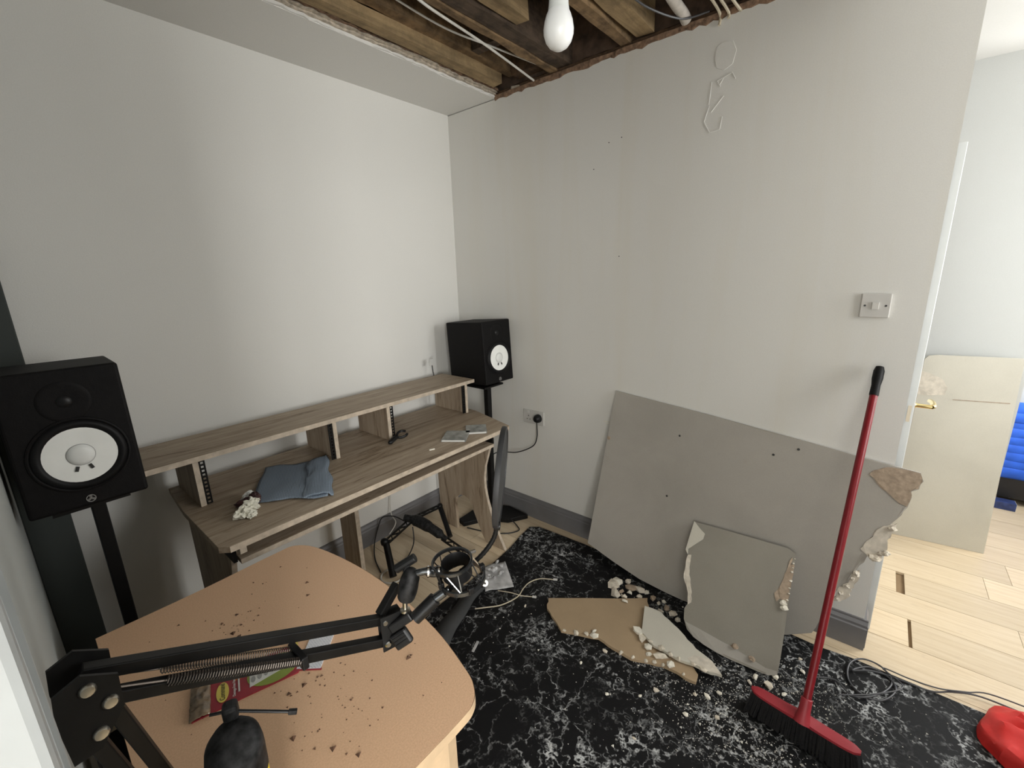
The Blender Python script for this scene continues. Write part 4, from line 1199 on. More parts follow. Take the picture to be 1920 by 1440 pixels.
# ------------------------------------------------------------------ cables, paper and scraps on the rug
P = [(-0.30,-2.20),(-0.27,-2.26),(-0.31,-2.32),(-0.25,-2.39),(-0.15,-2.43),(-0.09,-2.40),(-0.09,-2.34),(-0.15,-2.30),(-0.23,-2.30),(-0.28,-2.34),(-0.27,-2.40),(-0.19,-2.44),(-0.13,-2.42),(-0.12,-2.36),(-0.18,-2.31),(-0.14,-2.37),(-0.115,-2.45),(-0.11,-2.54),(-0.07,-2.60),(-0.035,-2.68),(-0.025,-2.82),(-0.02,-2.98)]
b = MB(); b.tube(smooth_path([(x, y, RUG+0.0045+0.0022*(i % 4)) for i, (x, y) in enumerate(P)], 7), 0.0032, 8)
single(b, 'coiled_cable', 'grey_cable', 'dark cable loosely coiled on the rug beside the broom', 'cable', smooth=True)
P = [(-0.34,-2.28),(-0.27,-2.37),(-0.16,-2.46),(-0.105,-2.40),(-0.10,-2.48),(-0.09,-2.56),(-0.045,-2.64),(-0.005,-2.72),(0.0,-2.95)]
b = MB(); b.tube(smooth_path([(x, y, RUG+0.014+0.002*(i % 2)) for i, (x, y) in enumerate(P)], 7), 0.0025, 8)
single(b, 'coiled_cable', 'grey_cable', 'thinner grey cable lying over the dark coil beside the broom', 'cable', smooth=True)

def red_bag():
    def fn(u, v):
        th = v*2*math.pi; ph = u*math.pi/2
        k = 1+0.16*noise.noise(Vector((math.cos(th)*2, math.sin(th)*2, u*3)))
        rr = 0.155*math.cos(ph)**0.8*k
        return (-0.205+rr*math.cos(th), -2.805+rr*math.sin(th), RUG+0.0015+0.085*math.sin(ph)*(1+0.35*noise.noise(Vector((math.cos(th)*3, math.sin(th)*3, u*4)))))
    b = MB(); b.grid(12, 36, fn)
    return single(b, 'red_bag', 'red_cloth', 'crumpled bright red nylon bag on the rug at the lower right', 'bag', smooth=True, angle=30)
red_bag()

P = [(-0.853,-0.895,0.0),(-0.82,-0.925,0),(-0.756,-0.979,0),(-0.666,-1.006,0),(-0.60,-0.992,0),(-0.545,-0.99,0),(-0.49,-1.016,0),(-0.452,-1.075,0)]
t = thing('usb_lead', 'cream lead curving across the rug near the desk', 'cable', (-0.65, -0.99, RUG))
b = MB(); b.tube(smooth_path([(x, y, RUG+0.0035) for x, y, z in P], 7), 0.0028, 8); b.build('lead', 'cream_cable', t, smooth=True)
b = MB(); b.bar((-0.853, -0.895, RUG+0.005), (-0.875, -0.870, RUG+0.005), 0.009, 0.006); b.build('plug', 'dusty_plastic', t)
b = MB(); b.bar((-0.452, -1.075, RUG+0.005), (-0.442, -1.094, RUG+0.005), 0.010, 0.006); b.build('plug', 'white_plastic', t)
t = thing('usb_lead', 'short cream lead with a white plug poking out from the grubby paper', 'cable', (-0.65, -1.0, RUG))
b = MB(); b.tube(smooth_path([(-0.69,-0.90,RUG+0.003),(-0.668,-0.965,RUG+0.009),(-0.645,-1.02,RUG+0.0035),(-0.62,-1.065,RUG+0.004)], 7), 0.0024, 8); b.build('lead', 'cream_cable', t, smooth=True)
b = MB(); b.bar((-0.62, -1.065, RUG+0.005), (-0.612, -1.083, RUG+0.005), 0.010, 0.006); b.build('plug', 'white_plastic', t)

t = thing('paper_scrap', 'grubby white paper sheet with plaster bits lying on the rug by the desk', 'paper', (-0.61, -0.85, RUG))
def fnp(u, v):
    A, B, Cc, D = Vector((-0.735,-0.852,0)), Vector((-0.618,-0.945,0)), Vector((-0.50,-0.785,0)), Vector((-0.607,-0.722,0))
    p = (A*(1-u)+B*u)*(1-v)+(D*(1-u)+Cc*u)*v
    return (p.x, p.y, RUG+0.002+0.012*max(0, noise.noise(Vector((u*2.5, v*2.5, 3))))+0.01*v)
b = MB(); b.grid(12, 12, fnp); b.build('sheet', 'paper_dirty', t, smooth=True, solid=0.001, angle=180)
lumps([Vector((-0.60+random.uniform(-.07, .06), -0.79+random.uniform(-.05, .03), RUG+0.022)) for _ in range(16)], 0.007, 0.015, 41, 1).build('plaster_bits', 'paper_dirty', t, kind='stuff')

# dark grey curved strip by the table
L = [(-0.800,-0.770),(-0.905,-0.812),(-1.020,-0.836),(-1.085,-0.862),(-1.12,-0.90)]
Rr = [(-0.705,-0.836),(-0.80,-0.850),(-0.91,-0.892),(-1.005,-0.922),(-1.09,-0.965)]
Ls = smooth_path([(x, y, RUG+0.006) for x, y in L], 6); Rs = smooth_path([(x, y, RUG+0.006) for x, y in Rr], 6)
b = MB(); vs = []; m_ = len(Ls)
for i in range(m_):
    z = 0.012*math.sin(math.pi*i/(m_-1))
    vs += [Ls[i]+Vector((0, 0, z)), Rs[i]+Vector((0, 0, z*0.6))]
b.add(vs, [(2*i, 2*i+1, 2*i+3, 2*i+2) for i in range(m_-1)])
single(b, 'plastic_strip', 'strap', 'curved dark grey plastic strip on the rug beside the beige table', 'strip', solid=0.005, smooth=True)
b = MB(); b.obox((-1.01, -1.05, RUG+0.003), (0.055, 0.010, 0.005), ((0.8, 0.3, 0), (-0.3, 0.8, 0), (0, 0, 1)))
single(b, 'plastic_strip', 'paper_dirty', 'short pale plastic strip on the rug at the table edge', 'strip')

# ------------------------------------------------------------------ folded arm and cables under the desk
t = thing('folded_lamp_arm', 'black folding arm lying on the floor under the desk', 'arm', (-0.72, -0.25, 0))
def lattice(b, p, q, w, h, rungs):
    p = Vector(p); q = Vector(q); dd = (q-p); s_ = dd.cross(Vector((0, 0, 1))).normalized()
    for sg in (-1, 1):
        b.bar(p+s_*(sg*w/2), q+s_*(sg*w/2), h, h*1.4)
    for k in range(rungs):
        u0 = k/rungs; u1 = (k+1)/rungs; sg = 1 if k % 2 else -1
        b.bar(p+dd*u0+s_*(sg*w/2), p+dd*u1-s_*(sg*w/2), h*0.8, h)
    return b
b = MB(); b.tube([(-0.955, -0.385, 0.012), (-0.905, -0.270, 0.135)], [0.019, 0.018], 14); b.build('tube', 'black_metal', t, smooth=True)
b = MB(); b.add(*blob((-0.905, -0.255, 0.145), 0.024, 0.024, 0.024, 0.15, 2, 2)); b.build('joint', 'black_plastic', t, smooth=True)
b = lattice(MB(), (-0.90, -0.26, 0.140), (-0.64, -0.19, 0.155), 0.034, 0.007, 8); b.build('lattice_link', 'black_metal', t)
b = lattice(MB(), (-0.66, -0.20, 0.155), (-0.452, -0.195, 0.138), 0.030, 0.007, 6); b.build('lattice_link', 'black_metal', t)
b = MB(); b.tube(smooth_path([(-0.70, -0.165, 0.165), (-0.66, -0.24, 0.150), (-0.635, -0.35, 0.120), (-0.62, -0.44, 0.085)], 5), [0.022]*4+[0.034]*5+[0.028]*4+[0.016]*3, 12); b.build('shroud', 'dusty_plastic', t, smooth=True)
b = lattice(MB(), (-0.625, -0.42, 0.09), (-0.60, -0.57, 0.040), 0.034, 0.007, 5); b.build('lattice_link', 'black_metal', t)
b = MB(); b.tube([(-0.452, -0.205, 0.128), (-0.52, -0.36, 0.018)], 0.016, 12); b.build('tube', 'black_plastic', t, smooth=True)
b = MB(); b.add(*blob((-0.45, -0.195, 0.138), 0.022, 0.02, 0.02, 0.15, 7, 2)); b.build('joint', 'black_plastic', t, smooth=True)
b = MB(); b.tube([(-0.60, -0.57, 0.028), (-0.535, -0.585, 0.020)], 0.013, 10); b.build('joint_bar', 'chrome', t, smooth=True)
ring = [(-0.945+0.062*math.cos(a), -0.365+0.062*math.sin(a), 0.006) for a in [k*2*math.pi/28 for k in range(28)]]
b = MB(); b.tube(ring, 0.0045, 8, closed=True)
single(b, 'cable_loop', 'white_cable', 'white cable loop on the floor around the foot of the black tube', 'cable', smooth=True)
P = [(-0.98,-0.27,0.008),(-0.95,-0.14,0.01),(-0.90,-0.06,0.09),(-0.83,-0.05,0.16),(-0.76,-0.10,0.17),(-0.70,-0.16,0.12),(-0.68,-0.25,0.05),(-0.74,-0.32,0.02),(-0.83,-0.31,0.008)]
b = MB(); b.tube(smooth_path([(-0.97,-0.29,0.006),(-0.92,-0.16,0.006),(-0.845,-0.045,0.02),(-0.80,-0.03,0.10),(-0.77,-0.04,0.155),(-0.73,-0.10,0.165),(-0.70,-0.16,0.14)], 7), 0.0036, 8)
single(b, 'black_lead', 'black_cable', 'black lead looping behind the folding arm under the desk', 'cable', smooth=True)
b = MB(); b.tube(smooth_path([(-0.90,-0.30,0.006),(-0.82,-0.31,0.008),(-0.74,-0.27,0.02),(-0.70,-0.24,0.05),(-0.68,-0.21,0.11)], 7), 0.0034, 8)
single(b, 'black_lead', 'black_cable', 'black lead drooping in front of the folding arm under the desk', 'cable', smooth=True)
b = MB(); b.tube(smooth_path([(-0.675,-0.022,0.66),(-0.68,-0.022,0.40),(-0.70,-0.026,0.16),(-0.76,-0.16,0.16),(-0.86,-0.24,0.165)], 7), 0.003, 8)
single(b, 'white_lead', 'white_cable', 'thin white lead hanging down the wall under the desk', 'cable', smooth=True)
b = MB(); b.tube(smooth_path([(-0.375,-0.36,0.008),(-0.33,-0.50,0.006),(-0.27,-0.60,0.006),(-0.20,-0.64,0.006),(-0.165,-0.60,0.006),(-0.16,-0.54,0.034)], 7), 0.0036, 8)
single(b, 'black_lead', 'black_cable', 'black lead on the floor between desk foot and rug corner', 'cable', smooth=True)

# ------------------------------------------------------------------ beige table
TZ = 0.72
table = thing('beige_table', 'beige laminate pedestal table with a curved edge in the left foreground', 'table', (-1.82, -1.25, 0))
edge = smooth_path([(-2.066, -0.812, 0), (-1.85, -0.818, 0), (-1.64, -0.812, 0), (-1.575, -0.822, 0), (-1.535, -0.90, 0), (-1.508, -1.08, 0), (-1.505, -1.27, 0), (-1.525, -1.46, 0), (-1.556, -1.59, 0), (-1.575, -1.640, 0), (-1.605, -1.668, 0), (-1.66, -1.674, 0), (-1.85, -1.672, 0), (-2.086, -1.672, 0)], 5)
b = MB(); b.slab([(p.x, p.y, TZ) for p in edge], (0, 0, 1), 0.025)
tp = b.build('table_top', 'table', table)
b = MB()
vs = []; 
for p in edge: vs += [(p.x, p.y, TZ-0.0005), (p.x, p.y, TZ-0.0245)]
k = len(edge)
cx_ = Vector((-1.8, -1.25, 0))
vs = [Vector(v)+(Vector((v[0], v[1], 0))-cx_).normalized()*0.0012 for v in vs]
b.add(vs, [(2*i, 2*((i+1) % k), 2*((i+1) % k)+1, 2*i+1) for i in range(k)]); b.build('edge_band', 'table_edge', tp)
body = [(-2.06, -0.85), (-1.64, -0.85), (-1.60, -0.875), (-1.575, -1.0), (-1.565, -1.25), (-1.578, -1.45), (-1.595, -1.58), (-1.615, -1.62), (-1.65, -1.635), (-2.07, -1.635)]
b = MB(); b.slab([(x, y, TZ-0.0265) for x, y in body], (0, 0, 1), TZ-0.0265-0.06); bd = b.build('pedestal', 'table_edge', table, bevel=0.004)
for z in (0.28, 0.49):
    b = MB(); b.box(-2.0, -1.68, -1.6375, -1.635, z-0.002, z+0.002); b.build('drawer_gap', 'ink', bd)
for x in (-2.0, -1.68):
    for y in (-0.92, -1.57):
        b = MB(); b.lathe([(0, -0.012), (0.026, -0.012), (0.029, -0.006), (0.029, 0.006), (0.026, 0.012), (0, 0.012)], (x, y, 0.0295), (0, 1, 0), 16); b.box(x-0.018, x+0.018, y-0.014, y+0.014, 0.05, 0.062); b.build('castor', 'black_plastic', table)

# crumbs on the table top
def twhere(rd):
    if rd.random() < 0.45: return (rd.gauss(-1.78, 0.045), rd.gauss(-1.42, 0.07))
    if rd.random() < 0.4: return (rd.gauss(-1.82, 0.03), rd.gauss(-1.05, 0.03))
    return (rd.uniform(-2.03, -1.58), rd.uniform(-1.6, -0.86))
crumbs('dirt_crumbs', 150, twhere, 'crumb_brown', 'brown dirt crumbs scattered over the beige table', 'crumbs', 0.0010, 0.0034, TZ)

# ------------------------------------------------------------------ hook pack, printed strip
O = Vector((-1.983, -1.258, TZ)); a = Vector((0.955, -0.296, 0)).normalized(); c = Vector((0.296, 0.955, 0)).normalized(); zz = Vector((0, 0, 1))
pk = thing('hook_pack', 'opened red and green hook packet with a yellow oval logo on the table', 'packet', O+a*0.1+c*0.04)
def L3(u, v, h=0.0): return O+a*u+c*v+zz*h
def lay(poly, h, m, name, t=0.0006, parent=pk):
    b = MB(); b.slab([L3(u, v, h) for u, v in poly], zz, t); return b.build(name, m, parent)
card = lay([(0.0, -0.002), (0.085, 0.002), (0.195, 0.003), (0.200, 0.012), (0.199, 0.092), (0.150, 0.094), (0.02, 0.088), (0.004, 0.060)], 0.003, 'pack_red', 'card', 0.0028)
b = MB(); b.grid(8, 14, lambda u, v: L3(-0.004+u*0.036, -0.004+v*0.090, 0.006+0.006*noise.noise(Vector((u*5, v*7, 1)))+0.004*math.sin(u*3.14))); b.build('blister', 'pack_clear', pk, solid=0.001, smooth=True, angle=180)
def ell(cu, cv, ru, rv, n=30, s=0.0): return [(cu+ru*math.cos(2*math.pi*k/n)+s*math.sin(2*math.pi*k/n), cv+rv*math.sin(2*math.pi*k/n)) for k in range(n)]
lay(ell(0.150, 0.045, 0.052, 0.040), 0.0036, 'pack_green', 'green_print')
lay([(0.075, 0.058), (0.098, 0.058), (0.098, 0.090), (0.07, 0.089)], 0.0036, 'pack_orange', 'orange_print')
lay([(0.102, 0.020), (0.165, 0.032), (0.172, 0.068), (0.104, 0.066)], 0.0042, 'pack_white', 'label_print')
for k in range(5):
    lay(ell(0.110+0.0125*k, 0.038+0.0022*k, 0.0042, 0.009, 12), 0.0048, 'grey_print', 'hook_print')
lay([(0.108, 0.0585), (0.166, 0.0605), (0.166, 0.0635), (0.108, 0.0615)], 0.0048, 'red_ink', 'label_stripe')
lay(ell(0.053, 0.040, 0.0115, 0.027), 0.0042, 'pack_yellow', 'oval_logo')
text_mesh('logo_lettering', 'Command', 0.0135, L3(0.053, 0.040, 0.0046), c, zz, 'ink', pk, sx=0.80, shear=0.2)
text_mesh('white_lettering', 'Damage-Free Hanging', 0.0078, L3(0.074, 0.044, 0.0046), c, zz, 'pack_white', pk, sx=0.85)
lay([(0.0815, 0.022), (0.0845, 0.022), (0.0845, 0.060), (0.0815, 0.060)], 0.0046, 'pack_white', 'white_stripe')
lay([(0.186, 0.083), (0.206, 0.083), (0.206, 0.098), (0.186, 0.098)], 0.0046, 'pack_yellow', 'corner_tab', 0.001)
text_mesh('logo_lettering', '3M', 0.010, L3(0.196, 0.0905, 0.0052), a, zz, 'red_ink', pk)
t = thing('adhesive_strips', 'sheet of printed white adhesive strip backing beside the red packet', 'strip', (-1.74, -1.29, TZ))
b = MB(); b.slab([(-1.795, -1.302, TZ+0.0032), (-1.760, -1.342, TZ+0.0032), (-1.683, -1.268, TZ+0.0032), (-1.722, -1.230, TZ+0.0032)], zz, 0.0028); b.build('backing', 'strip_print', t)
b = MB(); b.slab([(-1.797, -1.304, TZ+0.0022), (-1.760, -1.3465, TZ+0.0022), (-1.757, -1.343, TZ+0.0022), (-1.792, -1.302, TZ+0.0022)], zz, 0.0018); b.build('red_edge', 'pack_red', t)

# ------------------------------------------------------------------ spray can
t = thing('spray_can', 'spray can with a dusty black cap and fold-out straw on the table', 'spray can', (-1.99, -1.595, TZ))
cc = Vector((-1.984, -1.590, TZ+0.0005))
b = MB(); b.lathe([(0.0, 0.0), (0.033, 0.0), (0.035, 0.004), (0.035, 0.165), (0.032, 0.172)], cc, (0, 0, 1), 32); b.build('can_body', 'yellow', t, smooth=True)
b = MB()
# cap: skirt then a slanted dome, higher at the nozzle side
n = 32; rows = []
nd = Vector((0.35, 0.937, 0))
for r_, h_, sl in ((0.0358, 0.168, 0), (0.0362, 0.200, 0), (0.0358, 0.214, 0.10), (0.034, 0.225, 0.26), (0.028, 0.233, 0.32), (0.017, 0.238, 0.34), (0.006, 0.240, 0.34)):
    row = []
    for k in range(n):
        dd = Vector((math.cos(2*math.pi*k/n), math.sin(2*math.pi*k/n), 0))
        row.append(cc+dd*r_+zz*(h_+sl*r_*dd.dot(nd)))
    rows.append(row)
vs = [q for w in rows for q in w]; fs = []
for i in range(len(rows)-1):
    for k in range(n): fs.append((i*n+k, i*n+(k+1) % n, (i+1)*n+(k+1) % n, (i+1)*n+k))
fs.append(tuple((len(rows)-1)*n+k for k in range(n)))
b.add(vs, fs); b.build('cap', 'dusty_plastic', t, smooth=True)
nz = cc+nd*0.030+zz*0.252
b = MB(); b.obox(nz, (0.020, 0.022, 0.024), (Vector((0.937, -0.35, 0)), nd, zz)); b.build('nozzle', 'dusty_plastic', t, bevel=0.006, seg=3)
b = MB(); b.tube([nz+Vector((-0.022, 0.012, 0.004)), nz, nz+Vector((0.062, -0.044, -0.028))], 0.0022, 8); b.build('straw', 'black_plastic', t, smooth=True)
b = MB(); b.obox(nz+Vector((0.064, -0.045, -0.029)), (0.012, 0.006, 0.006), ((0.8, -0.5, -0.3), (0.5, 0.8, 0), (0.3, 0, 1))); b.build('straw_tip', 'dusty_plastic', t, bevel=0.001)

# ------------------------------------------------------------------ boom arm
arm = thing('boom_arm', 'black spring-loaded microphone boom arm reaching over the table', 'boom arm', (-2.03, -1.55, TZ))
E0 = Vector((-2.098, -1.553, 1.140)); E1 = Vector((-2.094, -1.571, 1.112))
W0 = Vector((-1.733, -1.580, 0.966)); W1 = Vector((-1.738, -1.591, 0.930))
b = MB(); b.bar(E0, W0, 0.016, 0.016); b.build('upper_bar', 'black_metal', arm, bevel=0.0015)
b = MB(); b.bar(E1, W1, 0.016, 0.016); b.build('lower_bar', 'black_metal', arm, bevel=0.0015)
def spring(p, q, r, turns, wire, name='spring', m='spring'):
    p = Vector(p); q = Vector(q); d = (q-p); s = d.cross(zz).normalized(); u = s.cross(d).normalized()
    n = turns*7
    b = MB(); b.tube([p+d*(i/n)+s*(r*math.cos(2*math.pi*turns*i/n))+u*(r*math.sin(2*math.pi*turns*i/n)) for i in range(n+1)], wire, 4)
    return b.build(name, m, arm)
sv = Vector((0.35, -0.80, 0.0)).normalized()
A0 = E0.lerp(E1, 0.45)
M0 = E1.lerp(W1, 0.60)
for s in (-1, 1):
    pa = A0+Vector((0, 0.013*s, 0)); pb = M0+Vector((0, 0.016*s, 0.004))
    spring(pa.lerp(pb, 0.30), pb, 0.0062, 52, 0.0009)
    b = MB(); b.tube([pa, pa.lerp(pb, 0.30)], 0.0016, 6); b.build('spring_hook', 'spring', arm)
b = MB(); b.bar(M0+Vector((0, -0.024, 0.004)), M0+Vector((0, 0.024, 0.004)), 0.010, 0.022); b.build('spring_anchor', 'black_plastic', arm, bevel=0.002)
# elbow bracket plates and bolts
eb = [(-2.125, 1.120), (-2.122, 1.150), (-2.098, 1.160), (-2.070, 1.140), (-2.072, 1.098), (-2.098, 1.060), (-2.122, 1.058)]
for y in (-1.535, -1.588):
    b = MB(); b.slab([(x, y+0.002, z) for x, z in eb], (0, 1, 0), 0.004); b.build('elbow_plate', 'black_metal', arm)
for x, y, z in ((-2.096, -1.590, 1.140), (-2.082, -1.590, 1.112), (-2.096, -1.590, 1.080)):
    b = MB(); b.lathe([(0.0075, -0.002), (0.0078, 0.002), (0.006, 0.0045), (0.0, 0.005)], (x, y, z), (0, -1, 0), 14); b.build('bolt', 'steel', arm, smooth=True)
# lower arm section folding down to a table clamp
for dx, nm in ((-0.012, 'lower_bar'), (0.016, 'lower_bar')):
    b = MB(); b.bar((-2.098+dx, -1.556, 1.085), (-2.050+dx, -1.50, 0.80), 0.016, 0.016, up=(1, 0, 0)); b.build(nm, 'black_metal', arm, bevel=0.0015)
b = MB(); b.lathe([(0.020, 0), (0.020, 0.045), (0.014, 0.05), (0.010, 0.07)], (-2.048, -1.50, TZ+0.022), (0, 0, 1), 20); b.build('swivel', 'black_metal', arm, smooth=True)
b = MB(); b.box(-2.085, -2.02, -1.525, -1.475, TZ+0.0005, TZ+0.022); b.build('clamp', 'black_metal', arm, bevel=0.003)
# wrist bracket
wb = [W0+Vector((-0.006, 0, 0.012)), W0+Vector((0.030, -0.012, 0.012)), W0+Vector((0.036, -0.016, -0.004)), W1+Vector((0.016, -0.006, -0.012)), W1+Vector((-0.008, 0, -0.012))]
yv = Vector((0.06, 0.98, 0.0)).cross(Vector((0, 0, 1)))
fw = Vector((-0.30, -0.95, 0.10)).normalized()
for dd in (0.012, -0.010):
    b = MB(); b.slab([p+fw*dd for p in wb], fw, 0.003); b.build('wrist_plate', 'black_metal', arm)
for p in (W0, W1):
    b = MB(); b.lathe([(0.0058, 0.011), (0.0058, 0.0155), (0.004, 0.0175), (0.0, 0.0175)], p+Vector((0.002, 0, 0)), fw, 14); b.build('bolt', 'chrome', arm, smooth=True)
kd = (RX*0.83-RY*0.55).normalized(); kn = (-RZ).normalized(); ku = kn.cross(kd)
kc = W0+Vector((0.020, -0.030, -0.002))
b = MB(); b.obox(kc, (0.046, 0.017, 0.018), (kd, ku, kn)); b.build('knob_block', 'black_plastic', arm, bevel=0.003)
kw = kc+RY*0.028+RX*0.002+RZ*-0.004
b = MB(); b.obox(kw, (0.033, 0.030, 0.014), (kd, ku, kn)); b.build('wing_knob', 'black_plastic', arm, bevel=0.004)
for k in range(3):
    b = MB(); b.obox(kw+kn*0.0075+ku*(0.008-0.006*k), (0.024, 0.0018, 0.0015), (kd, ku, kn)); b.build('knob_rib', 'black_metal', arm)
b = MB(); b.bar(W0+Vector((0.0, 0.006, 0.006)), W0+Vector((0.046, 0.010, 0.042)), 0.016, 0.014); b.build('arm_tip', 'black_metal', arm, bevel=0.002)

# ------------------------------------------------------------------ shock mount on the arm's end
sm = thing('shock_mount', 'black and chrome microphone shock mount at the end of the boom arm', 'shock mount', (-1.66, -1.64, 0.98))
b = MB(); b.lathe([(0.009, 0), (0.009, 0.004), (0.0045, 0.005), (0.0045, 0.034)], (-1.703, -1.611, 0.980), (0.10, 0.02, 1), 14); b.build('stud', 'steel', sm, smooth=True)
b = MB(); b.tube(smooth_path([(-1.700, -1.611, 1.002), (-1.695, -1.612, 1.018), (-1.689, -1.613, 1.036), (-1.683, -1.616, 1.050), (-1.679, -1.618, 1.056)], 3), [0.013, 0.0155, 0.0165, 0.0175, 0.0178, 0.0178, 0.0170, 0.0165, 0.0155, 0.0140, 0.0125, 0.010, 0.006], 18); b.build('ball_joint', 'dusty_plastic', sm, smooth=True)
b = MB(); b.tube([(-1.698, -1.588, 1.054), (-1.672, -1.612, 1.074)], 0.0085, 12); b.bar((-1.690, -1.602, 1.050), (-1.684, -1.606, 1.064), 0.008, 0.008); b.build('tightening_knob', 'black_plastic', sm, bevel=0.001)
b = MB(); b.tube(smooth_path([(-1.680, -1.622, 1.050), (-1.668, -1.634, 1.053), (-1.655, -1.640, 1.046), (-1.648, -1.646, 1.046)], 4), [0.0065]*5+[0.0095]*8, 14); b.build('connector', 'gunmetal', sm, smooth=True)
for q in ((-1.664, -1.6365, 1.051), (-1.648, -1.646, 1.046)):
    b = MB(); b.lathe([(0.0106, -0.0015), (0.0106, 0.0015)], q, (0.75, -0.6, -0.1), 18); b.build('collar_ring', 'chrome', sm)
RC = Vector((-1.620, -1.678, 1.030)); RA = Vector((-0.10, 0.0, 1)).normalized()   # lower ring
s1 = RA.orthogonal().normalized(); s2 = RA.cross(s1)
RB = RC+RA*0.036+Vector((-0.008, 0.012, 0))
def ringpts(c_, r_, n=36): return [c_+s1*(r_*math.cos(2*math.pi*k/n))+s2*(r_*math.sin(2*math.pi*k/n)) for k in range(n)]
b = MB(); b.lathe([(0.0400, -0.005), (0.0425, -0.004), (0.0430, 0.004), (0.0405, 0.005), (0.0385, 0.004), (0.0385, -0.004), (0.0400, -0.005)], RC, RA, 40); b.build('lower_ring', 'gunmetal', sm, smooth=True)
b = MB(); b.lathe([(0.0350, -0.004), (0.0372, -0.003), (0.0375, 0.003), (0.0355, 0.004), (0.0338, 0.003), (0.0338, -0.003), (0.0350, -0.004)], RB, RA, 40); b.build('upper_ring', 'gunmetal', sm, smooth=True)
b = MB(); b.lathe([(0.0255, -0.014), (0.0270, -0.013), (0.0270, 0.016), (0.0255, 0.017), (0.0245, 0.015), (0.0245, -0.012)], RC.lerp(RB, 0.55), RA, 30); b.build('inner_cradle', 'black_rubber', sm, smooth=True)
for k in range(6):
    A_ = 2*math.pi*k/6
    dv = s1*math.cos(A_)+s2*math.sin(A_)
    for w in (-0.30, 0.30):
        dw = s1*math.cos(A_+w)+s2*math.sin(A_+w)
        b = MB(); b.tube([RC+dv*0.041, RB+dw*0.0355], 0.0012, 6); b.build('cord', 'chrome' if k % 2 else 'black_rubber', sm)
for k in range(4):
    A_ = 2*math.pi*k/4+0.4
    dv = s1*math.cos(A_)+s2*math.sin(A_)
    b = MB(); b.obox(RC+dv*0.0405+RA*0.004, (0.010, 0.010, 0.014), (dv, RA.cross(dv), RA)); b.build('cord_post', 'black_plastic', sm, bevel=0.002)
b = MB(); b.tube([(-1.648, -1.646, 1.046), (-1.640, -1.652, 1.040)], 0.009, 12); b.build('bracket', 'black_plastic', sm, smooth=True)
# ------------------------------------------------------------------ pop filter with gooseneck
pf = thing('pop_filter', 'round dark grey pop filter on a gooseneck seen edge-on', 'pop filter', (-1.63, -1.65, 0.98))
b = MB(); b.tube([(-1.698, -1.632, 0.972), (-1.664, -1.650, 1.000)], [0.012, 0.0125], 14); b.build('clamp_body', 'black_plastic', pf, smooth=True)
b = MB(); b.tube([(-1.664, -1.650, 1.000), (-1.650, -1.660, 1.010)], 0.0085, 14); b.tube([(-1.650, -1.660, 1.010), (-1.632, -1.668, 1.020)], 0.0055, 12); b.build('clamp_screw', 'gunmetal', pf, smooth=True)
b = MB(); b.add(*blob((-1.634, -1.674, 1.020), 0.016, 0.014, 0.013, 0.2, 3, 2)); b.build('clamp_jaw', 'black_plastic', pf, smooth=True)
goose = smooth_path([(-1.632, -1.672, 1.020), (-1.605, -1.655, 1.022), (-1.575, -1.668, 1.035), (-1.556, -1.684, 1.060), (-1.544, -1.693, 1.085), (-1.541, -1.697, 1.115)], 8)
b = MB(); b.tube(goose, [0.0050 if i % 2 else 0.0043 for i in range(len(goose))], 10); b.build('gooseneck', 'black_metal', pf, smooth=True)
T0 = Vector((-1.505, -1.692, 1.292)); T1 = Vector((-1.541, -1.697, 1.108))
ctr = (T0+T1)/2; up_ = (T0-T1).normalized(); Rp = (T0-T1).length/2
view = (ctr-Vector((-2.0888, -2.203, 1.5687))).normalized()
side = view.cross(up_).normalized(); dpt = up_.cross(side).normalized()
nrm = (side*math.cos(math.radians(3.6))-dpt*math.sin(math.radians(3.6))).normalized(); tng = up_.cross(nrm).normalized()
b = MB(); b.lathe([(Rp-0.004, -0.0055), (Rp, -0.0045), (Rp+0.001, 0.0), (Rp, 0.0045), (Rp-0.004, 0.0055), (Rp-0.005, 0.0)], ctr, nrm, 56); b.build('hoop', 'pop_grey', pf, smooth=True)
b = MB(); b.lathe([(Rp-0.005, 0.003), (0.0, 0.003)], ctr, nrm, 48); b.lathe([(Rp-0.005, -0.003), (0.0, -0.003)], ctr, nrm, 48); b.build('mesh', 'pop_mesh', pf)
b = MB(); b.lathe([(0.0085, -0.006), (0.0095, 0.0), (0.0085, 0.006), (0, 0.007)], T1+Vector((0, 0, -0.002)), side, 14); b.build('pivot', 'black_plastic', pf, smooth=True)
b = MB(); b.lathe([(0.006, 0), (0.006, 0.004), (0.002, 0.0045), (0.002, 0.002)], (-1.588, -1.704, 1.012), (-0.65, -0.6, 0.4), 16); b.build('thumb_cap', 'white_plastic', pf)

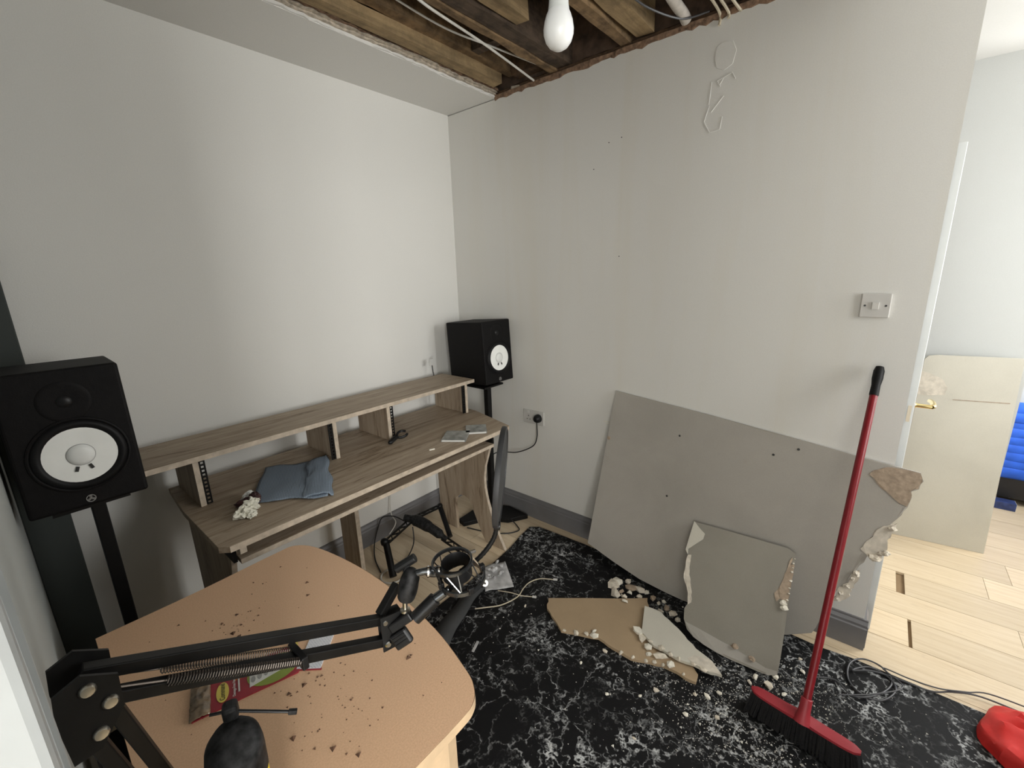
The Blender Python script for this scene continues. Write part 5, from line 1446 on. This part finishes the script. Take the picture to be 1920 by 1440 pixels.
# ------------------------------------------------------------------ beyond the doorway
t = thing('plasterboard_sheet', 'pale plasterboard sheet standing in the next room behind the open door', 'plasterboard', (1.15, -2.62, 0))
FB = [(1.120, -2.395, 0.001), (1.175, -2.825, 0.001), (1.248, -2.806, 1.080), (1.203, -2.48, 1.075), (1.198, -2.445, 1.068), (1.195, -2.432, 1.050)]
nf = (Vector(FB[1])-Vector(FB[0])).cross(Vector(FB[2])-Vector(FB[0])).normalized()
FB = [Vector((FB[0][0]-((q[1]-FB[0][1])*nf.y+(q[2]-FB[0][2])*nf.z)/nf.x, q[1], q[2])) for q in FB]
if nf.x > 0: nf = -nf
b = MB(); b.slab(FB, nf, 0.012); b.build('sheet', 'plasterboard_pale', t)
def onfb(y, z):
    p0 = Vector(FB[0]); return Vector((p0.x-((y-p0.y)*nf.y+(z-p0.z)*nf.z)/nf.x, y, z))
b = MB(); b.slab([onfb(y, z)+nf*0.0012 for y, z in ((-2.415, 0.985), (-2.46, 0.975), (-2.52, 0.945), (-2.545, 0.90), (-2.54, 0.86), (-2.47, 0.85), (-2.42, 0.85), (-2.415, 0.90))], nf, 0.001); b.build('torn_patch', 'torn_paper', t)
b = MB(); b.bar(onfb(-2.575, 0.838)+nf*0.0006, onfb(-2.79, 0.845)+nf*0.0006, 0.004, 0.001, up=nf); b.build('score_line', 'board_core', t)
# blue quilted cover over a black case, printed box, far down the hall
t = thing('blue_quilt', 'bright blue quilted cover standing on a black case in the hall', 'quilt', (2.08, -3.15, 0.2))
def fq(u, v): return (2.03-0.010*abs(math.sin(v*9*math.pi))-0.006*noise.noise(Vector((u*4, v*9, 0))), -2.86-u*0.62, 0.206+v*0.466)
b = MB(); b.grid(16, 54, fq); b.build('quilt_face', 'blue_cloth', t, smooth=True, solid=-0.05, angle=60)
t = thing('black_case', 'black case on the hall floor under the blue cover', 'case', (2.08, -3.15, 0))
b = MB(); b.box(1.99, 2.17, -3.50, -2.86, 0.045, 0.198); b.build('case_body', 'black_box', t, bevel=0.006)
b = MB(); b.box(2.0, 2.03, -3.46, -3.42, 0.0, 0.045); b.box(2.0, 2.03, -2.94, -2.90, 0, 0.045); b.box(2.12, 2.16, -3.46, -3.42, 0.0, 0.045); b.box(2.12, 2.16, -2.94, -2.90, 0, 0.045); b.build('feet', 'black_plastic', t)
t = thing('printed_box', 'small navy printed box on the hall floor before the black case', 'box', (1.92, -2.99, 0))
b = MB(); b.box(1.885, 1.955, -3.045, -2.93, 0.0005, 0.050); bo = b.build('carton', 'blue_card', t, bevel=0.001)
b = MB(); b.box(1.8845, 1.9555, -3.0462, -3.045, 0.0008, 0.0495); b.build('carton_end', 'white_plastic', bo)
